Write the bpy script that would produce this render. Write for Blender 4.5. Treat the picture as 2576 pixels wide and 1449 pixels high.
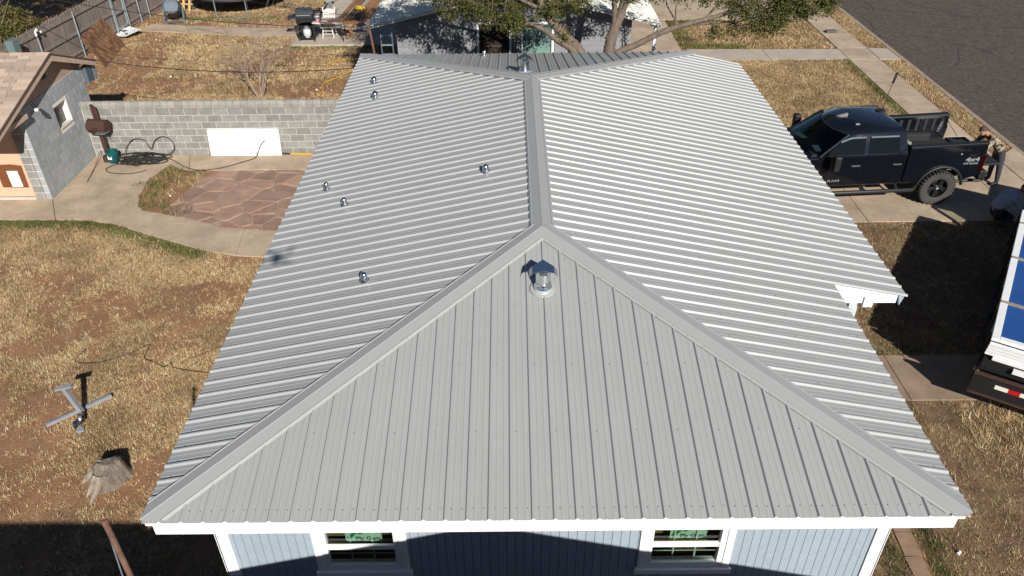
import bpy, bmesh, math, random
import numpy as np
from mathutils import Vector, Matrix
for _o in list(bpy.data.objects): bpy.data.objects.remove(_o)
scene = bpy.context.scene
COL = scene.collection
R = math.radians
random.seed(7); RNG = np.random.default_rng(7)

# ------------------------------------------------------------------ camera
CAM = Vector((-0.4255, -5.2499, 9.6831))
def cam_basis(yaw, pitch, roll):
    f = Vector((math.sin(yaw)*math.cos(pitch), math.cos(yaw)*math.cos(pitch), -math.sin(pitch)))
    r = f.cross(Vector((0,0,1))).normalized(); u = r.cross(f)
    return (r*math.cos(roll)+u*math.sin(roll), -r*math.sin(roll)+u*math.cos(roll), f)
_r, _u, _f = cam_basis(-0.0015, 0.6105, -0.0099)
cd = bpy.data.cameras.new('camera'); cam = bpy.data.objects.new('camera', cd); COL.objects.link(cam)
m3 = Matrix((_r, _u, -_f)).transposed()
cam.matrix_world = Matrix.Translation(CAM) @ m3.to_4x4()
cd.sensor_width = 36; cd.lens = 1955.74/2576*36; cd.clip_start = .05; cd.clip_end = 600
scene.camera = cam
# ------------------------------------------------------------------ sky, sun, exposure
SUN = Vector((3.617, -10.191, 6.529)).normalized()        # towards the sun
w = bpy.data.worlds.new('World'); scene.world = w; w.use_nodes = True
nt = w.node_tree; nt.nodes.clear()
sky = nt.nodes.new('ShaderNodeTexSky'); sky.sky_type = 'NISHITA'; sky.sun_disc = False
sky.sun_elevation = math.asin(SUN.z); sky.sun_rotation = math.atan2(SUN.x, SUN.y)
sky.air_density = .75; sky.dust_density = .25; sky.ozone_density = 2.5; sky.altitude = 1000
bg = nt.nodes.new('ShaderNodeBackground'); bg.inputs[1].default_value = 0.05
wo = nt.nodes.new('ShaderNodeOutputWorld')
nt.links.new(sky.outputs[0], bg.inputs[0]); nt.links.new(bg.outputs[0], wo.inputs[0])
sl = bpy.data.lights.new('sun', 'SUN'); sl.energy = 5.0; sl.angle = R(.53); sl.color = (1, .965, .915)
so = bpy.data.objects.new('sun', sl); COL.objects.link(so); so.location = (8, -20, 30)
so.rotation_euler = SUN.to_track_quat('Z', 'Y').to_euler()
vs = scene.view_settings; vs.view_transform = 'Standard'; vs.look = 'None'; vs.exposure = .34; vs.gamma = 1; vs.use_curve_mapping = False
scene.render.engine = 'CYCLES'
scene.render.resolution_x = 1024; scene.render.resolution_y = 576

# ------------------------------------------------------------------ materials
MATS = {}
def pm(name, col, rough=.7, metal=0., var=.12, scale=6., bump=0., bscale=60., rnd=0., col2=None, mix=.5, coat=0., spec=.5, sharp=.15, obj=False, stretch=None):
    """procedural surface: base colour broken by two noises, optional second colour in patches, optional per-object shift"""
    if name in MATS: return MATS[name]
    m = bpy.data.materials.new(name); m.use_nodes = True; n = m.node_tree; N = n.nodes; L = n.links
    b = N['Principled BSDF']
    b.inputs['Roughness'].default_value = rough; b.inputs['Metallic'].default_value = metal
    b.inputs['Coat Weight'].default_value = coat; b.inputs['Coat Roughness'].default_value = .05
    b.inputs['Specular IOR Level'].default_value = spec
    if obj:
        tc = N.new('ShaderNodeTexCoord'); src = tc.outputs['Object']
    else:
        g = N.new('ShaderNodeNewGeometry'); src = g.outputs['Position']
    if stretch:
        mp = N.new('ShaderNodeMapping'); mp.inputs['Scale'].default_value = stretch
        L.new(src, mp.inputs[0]); src = mp.outputs[0]
    def noise(s, d=4):
        t = N.new('ShaderNodeTexNoise'); t.inputs['Scale'].default_value = s; t.inputs['Detail'].default_value = d
        t.inputs['Roughness'].default_value = .62
        L.new(src, t.inputs['Vector']); return t
    t1 = noise(scale); t2 = noise(scale*7.3, 3)
    mr = N.new('ShaderNodeMapRange'); mr.inputs[1].default_value = .3; mr.inputs[2].default_value = .7
    mr.inputs[3].default_value = 1-var; mr.inputs[4].default_value = 1+var
    L.new(t1.outputs[0], mr.inputs[0])
    mr2 = N.new('ShaderNodeMapRange'); mr2.inputs[1].default_value = .3; mr2.inputs[2].default_value = .7
    mr2.inputs[3].default_value = 1-var*.6; mr2.inputs[4].default_value = 1+var*.6
    L.new(t2.outputs[0], mr2.inputs[0])
    mu = N.new('ShaderNodeMath'); mu.operation = 'MULTIPLY'; L.new(mr.outputs[0], mu.inputs[0]); L.new(mr2.outputs[0], mu.inputs[1])
    fac = mu.outputs[0]
    if rnd:
        oi = N.new('ShaderNodeObjectInfo'); mr3 = N.new('ShaderNodeMapRange'); mr3.inputs[3].default_value = 1-rnd; mr3.inputs[4].default_value = 1+rnd
        L.new(oi.outputs['Random'], mr3.inputs[0])
        m2 = N.new('ShaderNodeMath'); m2.operation = 'MULTIPLY'; L.new(fac, m2.inputs[0]); L.new(mr3.outputs[0], m2.inputs[1]); fac = m2.outputs[0]
    vm = N.new('ShaderNodeVectorMath'); vm.operation = 'SCALE'
    if col2:
        t3 = noise(scale*.45, 6); r3 = N.new('ShaderNodeMapRange')
        r3.inputs[1].default_value = mix-sharp; r3.inputs[2].default_value = mix+sharp
        L.new(t3.outputs[0], r3.inputs[0])
        mx = N.new('ShaderNodeMix'); mx.data_type = 'RGBA'
        mx.inputs[6].default_value = (*col, 1); mx.inputs[7].default_value = (*col2, 1)
        L.new(r3.outputs[0], mx.inputs[0]); L.new(mx.outputs[2], vm.inputs[0])
    else:
        vm.inputs[0].default_value = col
    L.new(fac, vm.inputs['Scale']); L.new(vm.outputs[0], b.inputs['Base Color'])
    if bump:
        t4 = noise(bscale, 3); bp = N.new('ShaderNodeBump'); bp.inputs['Strength'].default_value = bump; bp.inputs['Distance'].default_value = .02
        L.new(t4.outputs[0], bp.inputs['Height']); L.new(bp.outputs[0], b.inputs['Normal'])
    MATS[name] = m; return m
def attr_mat(name, rough=.9, trans=0.):
    m = bpy.data.materials.new(name); m.use_nodes = True; N = m.node_tree.nodes; L = m.node_tree.links
    b = N['Principled BSDF']; b.inputs['Roughness'].default_value = rough; b.inputs['Specular IOR Level'].default_value = .15
    a = N.new('ShaderNodeAttribute'); a.attribute_name = 'col'; L.new(a.outputs['Color'], b.inputs['Base Color'])
    if trans:
        t = N.new('ShaderNodeBsdfTranslucent'); L.new(a.outputs['Color'], t.inputs[0])
        mx = N.new('ShaderNodeMixShader'); mx.inputs[0].default_value = trans
        L.new(b.outputs[0], mx.inputs[1]); L.new(t.outputs[0], mx.inputs[2]); L.new(mx.outputs[0], N['Material Output'].inputs[0])
    return m
def glass_mat(name, tint=(.8,.85,.85), clear=.75):
    m = bpy.data.materials.new(name); m.use_nodes = True; N = m.node_tree.nodes; L = m.node_tree.links; N.clear()
    o = N.new('ShaderNodeOutputMaterial'); tr = N.new('ShaderNodeBsdfTransparent'); tr.inputs[0].default_value = (*tint, 1)
    gl = N.new('ShaderNodeBsdfGlossy'); gl.inputs['Roughness'].default_value = .02
    fr = N.new('ShaderNodeFresnel'); gm = N.new('ShaderNodeNewGeometry'); im = N.new('ShaderNodeMapRange')
    im.inputs[3].default_value = 1.5; im.inputs[4].default_value = 1/1.5; L.new(gm.outputs['Backfacing'], im.inputs[0]); L.new(im.outputs[0], fr.inputs[0])
    mx = N.new('ShaderNodeMixShader'); L.new(fr.outputs[0], mx.inputs[0]); L.new(tr.outputs[0], mx.inputs[1]); L.new(gl.outputs[0], mx.inputs[2])
    L.new(mx.outputs[0], o.inputs[0]); return m

# ------------------------------------------------------------------ mesh helpers
class MB:
    def __init__(s): s.v = []; s.f = []
    def add(s, vs, fs):
        k = len(s.v); s.v += [tuple(p) for p in vs]; s.f += [tuple(i+k for i in f) for f in fs]; return s
    def box(s, x0, x1, y0, y1, z0, z1, M=None):
        p = [Vector((x, y, z)) for z in (z0, z1) for y in (y0, y1) for x in (x0, x1)]
        if M: p = [M @ q for q in p]
        return s.add(p, [(0,2,3,1), (4,5,7,6), (0,1,5,4), (1,3,7,5), (3,2,6,7), (2,0,4,6)])
    def cbox(s, c, d, M=None):
        c = Vector(c); h = Vector(d)/2
        T = Matrix.Translation(c) @ (M.to_4x4() if M else Matrix.Identity(4))
        return s.box(-h.x, h.x, -h.y, h.y, -h.z, h.z, T)
    def beam(s, a, b, wd, ht):
        a = Vector(a); b = Vector(b); d = b-a; l = d.length; d.normalize()
        up = Vector((0,0,1)) if abs(d.z) < .95 else Vector((0,1,0))
        x = d.cross(up).normalized(); u = x.cross(d)
        M = Matrix((x, d, u)).transposed().to_4x4(); M.translation = (a+b)/2
        return s.box(-wd/2, wd/2, -l/2, l/2, -ht/2, ht/2, M)
    def tube(s, pts, rad, n=8, cap=True):
        pts = [Vector(p) for p in pts]; k = len(s.v)
        if not hasattr(rad, '__len__'): rad = [rad]*len(pts)
        ref = None
        for i, p in enumerate(pts):
            d = (pts[min(i+1, len(pts)-1)]-pts[max(i-1, 0)])
            d = d.normalized() if d.length > 1e-9 else Vector((0,0,1))
            if ref is None:
                ref = Vector((0,0,1)) if abs(d.z) < .9 else Vector((1,0,0))
            x = ref.cross(d)
            if x.length < 1e-6: x = Vector((1,0,0)).cross(d)
            x.normalize(); y = d.cross(x); ref = y
            for j in range(n):
                a = 2*math.pi*j/n; s.v.append(tuple(p+x*(math.cos(a)*rad[i])+y*(math.sin(a)*rad[i])))
        for i in range(len(pts)-1):
            for j in range(n):
                a = k+i*n+j; b = k+i*n+(j+1) % n; s.f.append((a, b, b+n, a+n))
        if cap:
            s.f.append(tuple(k+j for j in reversed(range(n)))); s.f.append(tuple(k+(len(pts)-1)*n+j for j in range(n)))
        return s
    def lathe(s, prof, n=20, M=None, cap=True):
        k = len(s.v)
        for r, z in prof:
            for j in range(n):
                a = 2*math.pi*j/n; p = Vector((r*math.cos(a), r*math.sin(a), z)); s.v.append(tuple(M @ p if M else p))
        for i in range(len(prof)-1):
            for j in range(n):
                a = k+i*n+j; b = k+i*n+(j+1) % n; s.f.append((a, b, b+n, a+n))
        if cap:
            s.f.append(tuple(k+j for j in reversed(range(n)))); s.f.append(tuple(k+(len(prof)-1)*n+j for j in range(n)))
        return s
    def prism(s, poly, z0, z1, M=None):
        n = len(poly); p = [Vector((x, y, z0)) for x, y in poly]+[Vector((x, y, z1)) for x, y in poly]
        if M: p = [M @ q for q in p]
        return s.add(p, [tuple(reversed(range(n))), tuple(range(n, 2*n))]+[(i, (i+1) % n, n+(i+1) % n, n+i) for i in range(n)])
    def ball(s, c, r, n=10, m=7, M=None):
        prof = [(max(1e-4, math.sin(math.pi*i/m)), -math.cos(math.pi*i/m)) for i in range(m+1)]
        r = (r, r, r) if not hasattr(r, '__len__') else r
        T = Matrix.Translation(Vector(c)) @ (M.to_4x4() if M else Matrix.Identity(4)) @ Matrix.Diagonal((*r, 1))
        return s.lathe(prof, n, T)
    def mesh(s, name):
        me = bpy.data.meshes.new(name); me.from_pydata(s.v, [], s.f); me.update(); return me
    def build(s, name, mat, parent=None, smooth=False, bevel=0, seg=2):
        me = s.mesh(name); return obj(name, me, mat, parent, smooth, bevel, seg)
def obj(name, me, mat=None, parent=None, smooth=False, bevel=0, seg=2):
    o = bpy.data.objects.new(name, me); COL.objects.link(o)
    if mat and not me.materials: me.materials.append(mat)
    if parent:
        o.parent = parent
        if parent.name in WS: o.matrix_parent_inverse = WS[parent.name]
    if smooth:
        for p in me.polygons: p.use_smooth = True
        if smooth != 'full':
            try: me.set_sharp_from_angle(angle=R(40))
            except Exception: pass
    if bevel:
        b = o.modifiers.new('bevel', 'BEVEL'); b.width = bevel; b.segments = seg; b.limit_method = 'ANGLE'; b.angle_limit = R(35)
    return o
def tag(o, label=None, cat=None, group=None, kind=None):
    if label: o['label'] = label
    if cat: o['category'] = cat
    if group: o['group'] = group
    if kind: o['kind'] = kind
    return o
WS = {}
def wthing(name, label, cat, loc, group=None):
    """an Empty at the thing's base whose parts are given in world coordinates"""
    o = thing(name, label, cat, loc, 0, group); WS[o.name] = Matrix.Translation(Vector(loc)).inverted(); return o
def thing(name, label, cat, loc=(0,0,0), rz=0, group=None):
    o = bpy.data.objects.new(name, None); COL.objects.link(o); o.location = loc; o.rotation_euler = (0,0,rz); o.empty_display_size = .2
    return tag(o, label, cat, group)
def struct(o): o['kind'] = 'structure'; return o
def text(name, body, size, M, mat, parent=None, ext=.002, bold=False):
    c = bpy.data.curves.new(name, 'FONT'); c.body = body; c.size = size; c.extrude = ext; c.align_x = 'CENTER'; c.align_y = 'CENTER'
    c.resolution_u = 2
    if bold: c.offset = size*.03
    t = bpy.data.objects.new(name, c); COL.objects.link(t)
    dg = bpy.context.evaluated_depsgraph_get(); me = bpy.data.meshes.new_from_object(t.evaluated_get(dg))
    bpy.data.objects.remove(t); me.materials.clear()
    me.transform(M); return obj(name, me, mat, parent)
def fastmesh(name, V, F, mat, col=None, parent=None):
    """V (n,3) array, F (m,k) index array, col (n,3)"""
    me = bpy.data.meshes.new(name); V = np.asarray(V, np.float32); F = np.asarray(F, np.int32); k = F.shape[1]
    me.vertices.add(len(V)); me.vertices.foreach_set('co', V.ravel())
    me.loops.add(F.size); me.loops.foreach_set('vertex_index', F.ravel())
    me.polygons.add(len(F)); me.polygons.foreach_set('loop_start', np.arange(0, F.size, k, dtype=np.int32))
    try: me.polygons.foreach_set('loop_total', np.full(len(F), k, np.int32))
    except Exception: pass
    if col is not None:
        a = me.attributes.new('col', 'FLOAT_COLOR', 'POINT')
        a.data.foreach_set('color', np.concatenate([col, np.ones((len(col), 1))], 1).astype(np.float32).ravel())
    me.update(); me.validate(); return obj(name, me, mat, parent)
def vnoise(x, y, sc, seed=0):
    r = np.random.default_rng(seed).random((256, 256)); out = 0; amp = 1; tot = 0
    for o in range(3):
        X = x*sc*2**o+seed*7.1; Y = y*sc*2**o+seed*3.7; i = np.floor(X).astype(int); j = np.floor(Y).astype(int)
        u = X-i; v = Y-j; u = u*u*(3-2*u); v = v*v*(3-2*v); i0, i1, j0, j1 = i % 256, (i+1) % 256, j % 256, (j+1) % 256
        out = out+amp*((r[i0, j0]*(1-u)+r[i1, j0]*u)*(1-v)+(r[i0, j1]*(1-u)+r[i1, j1]*u)*v); tot += amp; amp *= .5
    return out/tot
def inpoly(x, y, poly):
    c = np.zeros(len(x), bool); n = len(poly)
    for i in range(n):
        x0, y0 = poly[i]; x1, y1 = poly[(i+1) % n]
        t = ((y0 > y) != (y1 > y)) & (x < (x1-x0)*(y-y0)/((y1-y0) or 1e-9)+x0); c ^= t
    return c
def clip(poly, a, b, c):
    """keep the part of poly with a*x+b*y<=c"""
    out = []; n = len(poly)
    for i in range(n):
        p = poly[i]; q = poly[(i+1) % n]; dp = a*p[0]+b*p[1]-c; dq = a*q[0]+b*q[1]-c
        if dp <= 0: out.append(p)
        if dp*dq < 0:
            t = dp/(dp-dq); out.append((p[0]+(q[0]-p[0])*t, p[1]+(q[1]-p[1])*t))
    return out

# ------------------------------------------------------------------ palette
def mk(**k): pass
M_dirt = pm('dirt', (.29,.155,.085), .95, var=.25, scale=1.6, bump=.8, bscale=35, col2=(.22,.125,.075), mix=.5, sharp=.1, spec=.1)
M_conc = pm('concrete', (.45,.35,.25), .9, var=.13, scale=1.8, bump=.2, bscale=70, col2=(.36,.28,.20), mix=.52, sharp=.09, spec=.2)
M_concb = pm('brown_concrete', (.29,.21,.15), .9, var=.14, scale=2, bump=.2, bscale=70, col2=(.24,.17,.12), mix=.52, sharp=.1, spec=.2)
M_conc2 = pm('pale_concrete', (.42,.36,.29), .9, var=.1, scale=1.6, bump=.1, bscale=90, spec=.2)
M_asph = pm('asphalt', (.082,.065,.055), .95, var=.4, scale=13, bump=.9, bscale=60, col2=(.112,.09,.076), mix=.5, sharp=.12, spec=.25)
M_crack = pm('crack_filler', (.05,.042,.04), .9)
M_roof = pm('grey_roof_metal', (.342,.344,.333), .44, metal=.0, var=.022, scale=1.2, rnd=.014, spec=.48)
M_cap = pm('grey_trim_metal', (.345,.346,.336), .46, var=.02, scale=1.2, spec=.5)
M_white = pm('white_paint', (.8,.8,.79), .5, var=.02, scale=3)
M_whitev = pm('white_vinyl', (.78,.79,.79), .35, var=.01, scale=3)
M_siding = pm('blue_grey_siding', (.305,.36,.41), .75, var=.06, scale=14, bump=.15, bscale=120, rnd=.03)
M_back = pm('siding_groove', (.05,.06,.075), .8)
M_galv = pm('galvanized_steel', (.72,.74,.76), .16, metal=1, var=.08, scale=18)
M_galvd = pm('dark_galvanized_steel', (.45,.48,.52), .22, metal=1, var=.1, scale=18)
M_seal = pm('flashing_sealant', (.36,.365,.365), .5, var=.06)
M_glass = glass_mat('window_glass', (.72,.78,.74))
M_wood = pm('raw_wood', (.24,.135,.06), .75, var=.25, scale=9)
M_dark = pm('dark_interior', (.05,.04,.03), .9)
M_block = pm('grey_block', (.235,.23,.21), .92, var=.16, scale=5, bump=.4, bscale=90, rnd=.14)
M_blockp = pm('painted_grey_block', (.34,.355,.36), .9, var=.08, scale=4, bump=.35, bscale=90, rnd=.09)
M_mort = pm('mortar', (.53,.47,.39), .95, var=.1, scale=6)
M_mortl = pm('pale_mortar', (.75,.70,.6), .95, var=.06, scale=6)
M_black = pm('black_metal', (.012,.012,.013), .5, var=.2)
M_rust = pm('rusty_steel', (.055,.024,.014), .75, var=.35, scale=14, bump=.2)
M_rustp = pm('rust_brown_pipe', (.15,.075,.05), .8, var=.3, scale=9, col2=(.17,.095,.065), mix=.6)
M_grey = pm('grey_plastic', (.07,.09,.11), .5, var=.08)
M_steel = pm('grey_steel_pipe', (.30,.34,.36), .45, metal=.3, var=.12, scale=7)
M_cable = pm('black_cable', (.016,.015,.014), .6)
M_paper = pm('white_scrap', (.75,.74,.7), .7)

# dead thatch flecks over the soil
_n = M_dirt.node_tree; _N = _n.nodes; _L = _n.links; _b = _N['Principled BSDF']
_src = [l for l in _L if l.to_socket == _b.inputs['Base Color']][0].from_socket
_g = _N.new('ShaderNodeNewGeometry'); _t = _N.new('ShaderNodeTexNoise'); _t.inputs['Scale'].default_value = 26; _t.inputs['Detail'].default_value = 5; _t.inputs['Roughness'].default_value = .7
_t2 = _N.new('ShaderNodeTexNoise'); _t2.inputs['Scale'].default_value = .7; _t2.inputs['Detail'].default_value = 4
_L.new(_g.outputs['Position'], _t.inputs['Vector']); _L.new(_g.outputs['Position'], _t2.inputs['Vector'])
_r = _N.new('ShaderNodeMapRange'); _r.inputs[1].default_value = .5; _r.inputs[2].default_value = .66; _L.new(_t.outputs[0], _r.inputs[0])
_r2 = _N.new('ShaderNodeMapRange'); _r2.inputs[1].default_value = .42; _r2.inputs[2].default_value = .58; _r2.inputs[3].default_value = .15; _r2.inputs[4].default_value = .85; _L.new(_t2.outputs[0], _r2.inputs[0])
_m = _N.new('ShaderNodeMath'); _m.operation = 'MULTIPLY'; _L.new(_r.outputs[0], _m.inputs[0]); _L.new(_r2.outputs[0], _m.inputs[1])
_x = _N.new('ShaderNodeMix'); _x.data_type = 'RGBA'; _x.inputs[7].default_value = (.40,.28,.14,1); _L.new(_m.outputs[0], _x.inputs[0]); _L.new(_src, _x.inputs[6]); _L.new(_x.outputs[2], _b.inputs['Base Color'])
# ================================================================== SETTING
# ground: one sheet with the street let in 12 cm lower
xs = [-220, -60, -30] + [x for x in range(-28, 14, 2)] + [14.04, 14.06, 26.0, 26.02, 40, 220]
ys = [-220, -60, -30, -12] + [y for y in range(-10, 44, 2)] + [60, 120, 220]
g = MB(); nx = len(xs)
for y in ys:
    for x in xs: g.v.append((x, y, -.14 if 14.05 < x < 26.01 else 0))
for j in range(len(ys)-1):
    for i in range(nx-1): g.f.append((j*nx+i, j*nx+i+1, (j+1)*nx+i+1, (j+1)*nx+i))
struct(g.build('ground', M_dirt))
rd = MB().box(14.3, 25.9, -60, 120, -.138, -.118).build('road', M_asph); struct(rd)
# tar-sealed cracks wander over the asphalt
cr = MB()
for x0, y0, a, n in [(14.6,33,-.55,18),(15.2,30.5,-.2,26),(16.5,27.8,-.35,22),(15.3,26.3,.5,14),(17.6,32,-1.2,22),(20.5,31,-1.3,24),(15.6,22.5,.6,13),(18.6,26.5,-.5,14),(17,24,.1,10),(14.8,29,-1.45,34)]:
    x, y = x0, y0; pts = []
    for i in range(n):
        pts.append((x, y)); a += random.uniform(-.35,.35); x += .35*math.cos(a); y += .35*math.sin(a)
    for i in range(len(pts)-1):
        (ax, ay), (bx, by) = pts[i], pts[i+1]; d = Vector((by-ay, ax-bx, 0)).normalized()*random.uniform(.012,.03)
        cr.add([(ax-d.x,ay-d.y,-.113),(bx-d.x,by-d.y,-.113),(bx+d.x,by+d.y,-.113),(ax+d.x,ay+d.y,-.113)], [(0,1,2,3)])
o = cr.build('crack_sealant', M_crack, rd)
def slab(name, poly, mat, z=.03, parent=None, bevel=.008):
    area = sum(poly[i][0]*poly[(i+1) % len(poly)][1]-poly[(i+1) % len(poly)][0]*poly[i][1] for i in range(len(poly)))
    if area < 0: poly = poly[::-1]
    return MB().prism(poly, -.06, z).build(name, mat, parent, bevel=bevel)
def slabs(name, poly, cuts, mat, z=.03, gap=.012):
    """a concrete area cut by joint lines a*x+b*y=c; every field is a slab of its own"""
    base = MB().prism([p for p in (poly if sum(poly[i][0]*poly[(i+1) % len(poly)][1]-poly[(i+1) % len(poly)][0]*poly[i][1] for i in range(len(poly))) > 0 else poly[::-1])], -.08, .004).build(name, M_dirt); struct(base)
    parts = [poly]
    for a, b, c in cuts:
        l = math.hypot(a, b); a, b, c = a/l, b/l, c/l; nw = []
        for p in parts:
            for q in (clip(p, a, b, c-gap/2), clip(p, -a, -b, -c-gap/2)):
                if len(q) > 2: nw.append(q)
        parts = nw
    for p in parts: slab('concrete_slab', p, mat, z+random.uniform(-.004,.004), base)
    return base
# garden path along lawn, paved yard by the shed and along the block wall
PATH_EDGE = [(-16,11.72),(-13.3,11.74),(-11.1,11.7),(-10.3,11.49),(-9.25,10.96),(-7.8,10.27),(-6.84,9.97),(-6.15,9.9),(-3.9,9.85)]
slabs('garden_path', PATH_EDGE+[(-3.9,11.0),(-6.18,11.03),(-7.45,11.2),(-8.73,11.78),(-9.83,12.14),(-10.05,12.4),(-10.25,13.0),(-10.35,14.0),(-10.1,14.85),(-10.0,15.42),(-12.44,15.42),(-12.44,12.79),(-16,12.79)],
      [(1,.55,-12.45+.55*12.8),(1,-.3,-9.2-.3*11),(1,.1,-6.9+1.05)], M_conc)
slabs('wall_walk', [(-10.0,15.42),(-10.1,14.85),(-9.6,14.45),(-8.56,14.41),(-3.9,14.4),(-3.9,15.42)], [(1,.3,-9.6+4.5),(1,-.12,-7.6-1.8)], M_conc)
# flagstone patio: irregular stones in mortar
FL = [(-8.75,11.8),(-7.45,11.22),(-6.18,11.05),(-3.95,11.02),(-3.95,14.38),(-8.5,14.38),(-8.95,13.9),(-9.1,13.0),(-9.3,12.2)]
fs = MB().prism(FL[::-1] if False else FL, -.06, .012).build('flagstone_patio', pm('patio_mortar', (.33,.235,.17), .95, var=.18, scale=3)); struct(fs)
M_flag = pm('red_flagstone', (.285,.175,.125), .85, var=.18, scale=3, bump=.2, bscale=50, rnd=.2, col2=(.33,.22,.165), mix=.55)
pts = []
rs = random.Random(11)
tries = 0
while len(pts) < 74 and tries < 9000:
    tries += 1
    p = (rs.uniform(-9.4,-3.8), rs.uniform(10.9,14.5)); dmin = .3 if rs.random() < .6 else .5
    if all(math.hypot(p[0]-q[0], (p[1]-q[1])*1.15) > dmin for q in pts): pts.append(p)
for i, p in enumerate(pts):
    cell = FL
    for j, q in enumerate(pts):
        if i == j: continue
        a, b = q[0]-p[0], q[1]-p[1]; l = math.hypot(a, b)
        if l > 2: continue
        a, b = a/l, b/l; c = a*(p[0]+q[0])/2+b*(p[1]+q[1])/2
        cell = clip(cell, a, b, c-.026)
        if len(cell) < 3: break
    if len(cell) >= 3:
        ar = abs(sum(cell[k][0]*cell[(k+1) % len(cell)][1]-cell[(k+1) % len(cell)][0]*cell[k][1] for k in range(len(cell))))/2
        if ar > .02: slab('flagstone', cell, M_flag, .034+rs.uniform(-.006,.008), fs, .012)
# back yard walk and patio
slabs('back_walk', [(-15.9,27.5),(-15.7,28.4),(-11.1,27.75),(-9.1,27.6),(-9.1,26.6),(-10.8,26.6)], [(1,.5,-14.1+14),(1,.5,-12.3+13.7)], M_conc)
slabs('back_patio', [(-9.05,25.3),(-4.2,25.25),(-4.2,33),(-8.6,33),(-8.9,30.2),(-9.05,28)], [(0,1,28.6)], M_conc2, .07)
# street side
slabs('sidewalk', [(12.1,4),(13.22,4),(13.22,46),(12.1,46)], [(0,1,c) for c in (8,11.25,14.7,16.2,17.8,19.35,20.9,23.1,24.4,26.1,27.9,29.7)], M_conc)
slabs('driveway', [(4.6,11.25),(12.08,11.25),(12.08,14.7),(4.6,14.7)], [(1,0,8.3)], M_conc)
slabs('driveway_apron', [(13.24,11.25),(14.04,10.4),(14.04,15.4),(13.24,14.7)], [], M_conc)
slabs('front_walk', [(6.3,23.2),(12.08,23.15),(12.08,24.3),(6.3,24.45)], [(1,0,9.2)], M_conc2)
slabs('kerb_walk', [(13.24,23.1),(13.98,23.05),(13.98,24.3),(13.24,24.4)], [], M_conc2, .035)
slabs('side_walk', [(3.5,20.9),(6.1,20.9),(6.1,28.3),(3.5,28.3)], [(0,1,22.4),(0,1,24.6),(0,1,26.4)], M_conc)
slabs('far_driveway', [(4.9,28.32),(12.08,28.32),(12.08,38),(4.9,38)], [(0,1,31.5)], M_conc)
slabs('porch_walk', [(4.0,4.95),(12.08,4.95),(12.08,6.2),(4.0,6.2)], [(1,0,6.67),(1,0,8.6),(1,0,10.4)], M_concb)
ys_ = MB().box(3.9,12.07,-6,4.94,-.03,.004).box(3.9,12.07,6.21,11.24,-.03,.004).build('front_yard_soil', pm('brown_soil', (.155,.095,.06), .95, var=.3, scale=3, bump=.8, bscale=40, col2=(.22,.15,.085), mix=.52, sharp=.1, spec=.1)); struct(ys_)
e = MB().box(5.18,5.5,-1,4.2,-.05,.008).build('edging_path', M_dirt); struct(e)
me = MB().box(-.125,.125,-.2,.2,-.05,.03).mesh('edging_slab'); me.materials.append(pm('brown_edging', (.27,.175,.115), .9, var=.15, scale=5, rnd=.08))
for i in range(12):
    o = obj('edging_slab', me, None, e); o.location = (5.335+.02*math.sin(i*2.1), -.6+i*.42, 0); o.rotation_euler.z = .05*math.sin(i*1.7)
# kerb in lengths
kp = [(14.02,-.14),(14.32,-.14),(14.30,-.06),(14.2,.0),(14.14,.02),(14.02,.02)]
kb = MB().box(14.03,14.1,-40,60,-.13,-.02).build('kerb', M_conc2); struct(kb)
kmesh = MB().prism(kp, -1.47, 1.47, Matrix.Rotation(R(90),4,'X')).mesh('kerb_stone'); kmesh.materials.append(pm('kerb_concrete', (.30,.23,.165), .9, var=.2, scale=4, bump=.3, rnd=.05))
for i in range(16):
    o = obj('kerb_stone', kmesh, None, kb); o.location = (0, -3.5+i*2.95, 0)

# ================================================================== MAIN HOUSE
EZ = 3.1; HW = 4.3; LEN = 14.78; RISE = .908; K = RISE/HW
house = wthing('house', 'long single-storey house with grey ribbed metal hip roof and pale blue siding', 'house', (0, 7.39, 0))
# deck under the sheets: the roof part
dk = MB(); o_ = .012
def rp(x, y, d=0): return (x, y, EZ+K*min(x+HW, HW-x, y, LEN-y)-d)
cs = [(-HW+o_,o_),(HW-o_,o_),(HW-o_,LEN-o_),(-HW+o_,LEN-o_),(0,HW),(0,LEN-HW)]
dk.add([rp(*c, .012) for c in cs]+[rp(*c, .035) for c in cs], [(0,1,4),(1,2,5,4),(2,3,5),(3,0,4,5),(6,10,7),(7,10,11,8),(8,11,9),(9,11,10,6),(0,6,7,1),(1,7,8,2),(2,8,9,3),(3,9,6,0)])
roof = dk.build('roof', M_wood, house)
PER = .2286
PROF = [(-.027,0),(-.011,.0245),(.011,.0245),(.027,0),(.062,0),(.070,.0028),(.083,.0028),(.091,0),(.138,0),(.146,.0028),(.159,.0028),(.167,0)]
def panel_stations(s0, s1, extra, first):
    st = {}
    n0 = int(math.floor((s0-first)/PER))-1; n1 = int(math.ceil((s1-first)/PER))+1
    for k in range(n0, n1+1):
        for u, p in PROF: st[round(first+k*PER+u, 5)] = p
    keys = sorted(st); vals = [st[k] for k in keys]
    ss = sorted(set([k for k in keys if s0 < k < s1]+[s0, s1]+[e for e in extra if s0 < e < s1]))
    return [(s, float(np.interp(s, keys, vals))) for s in ss]
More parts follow.
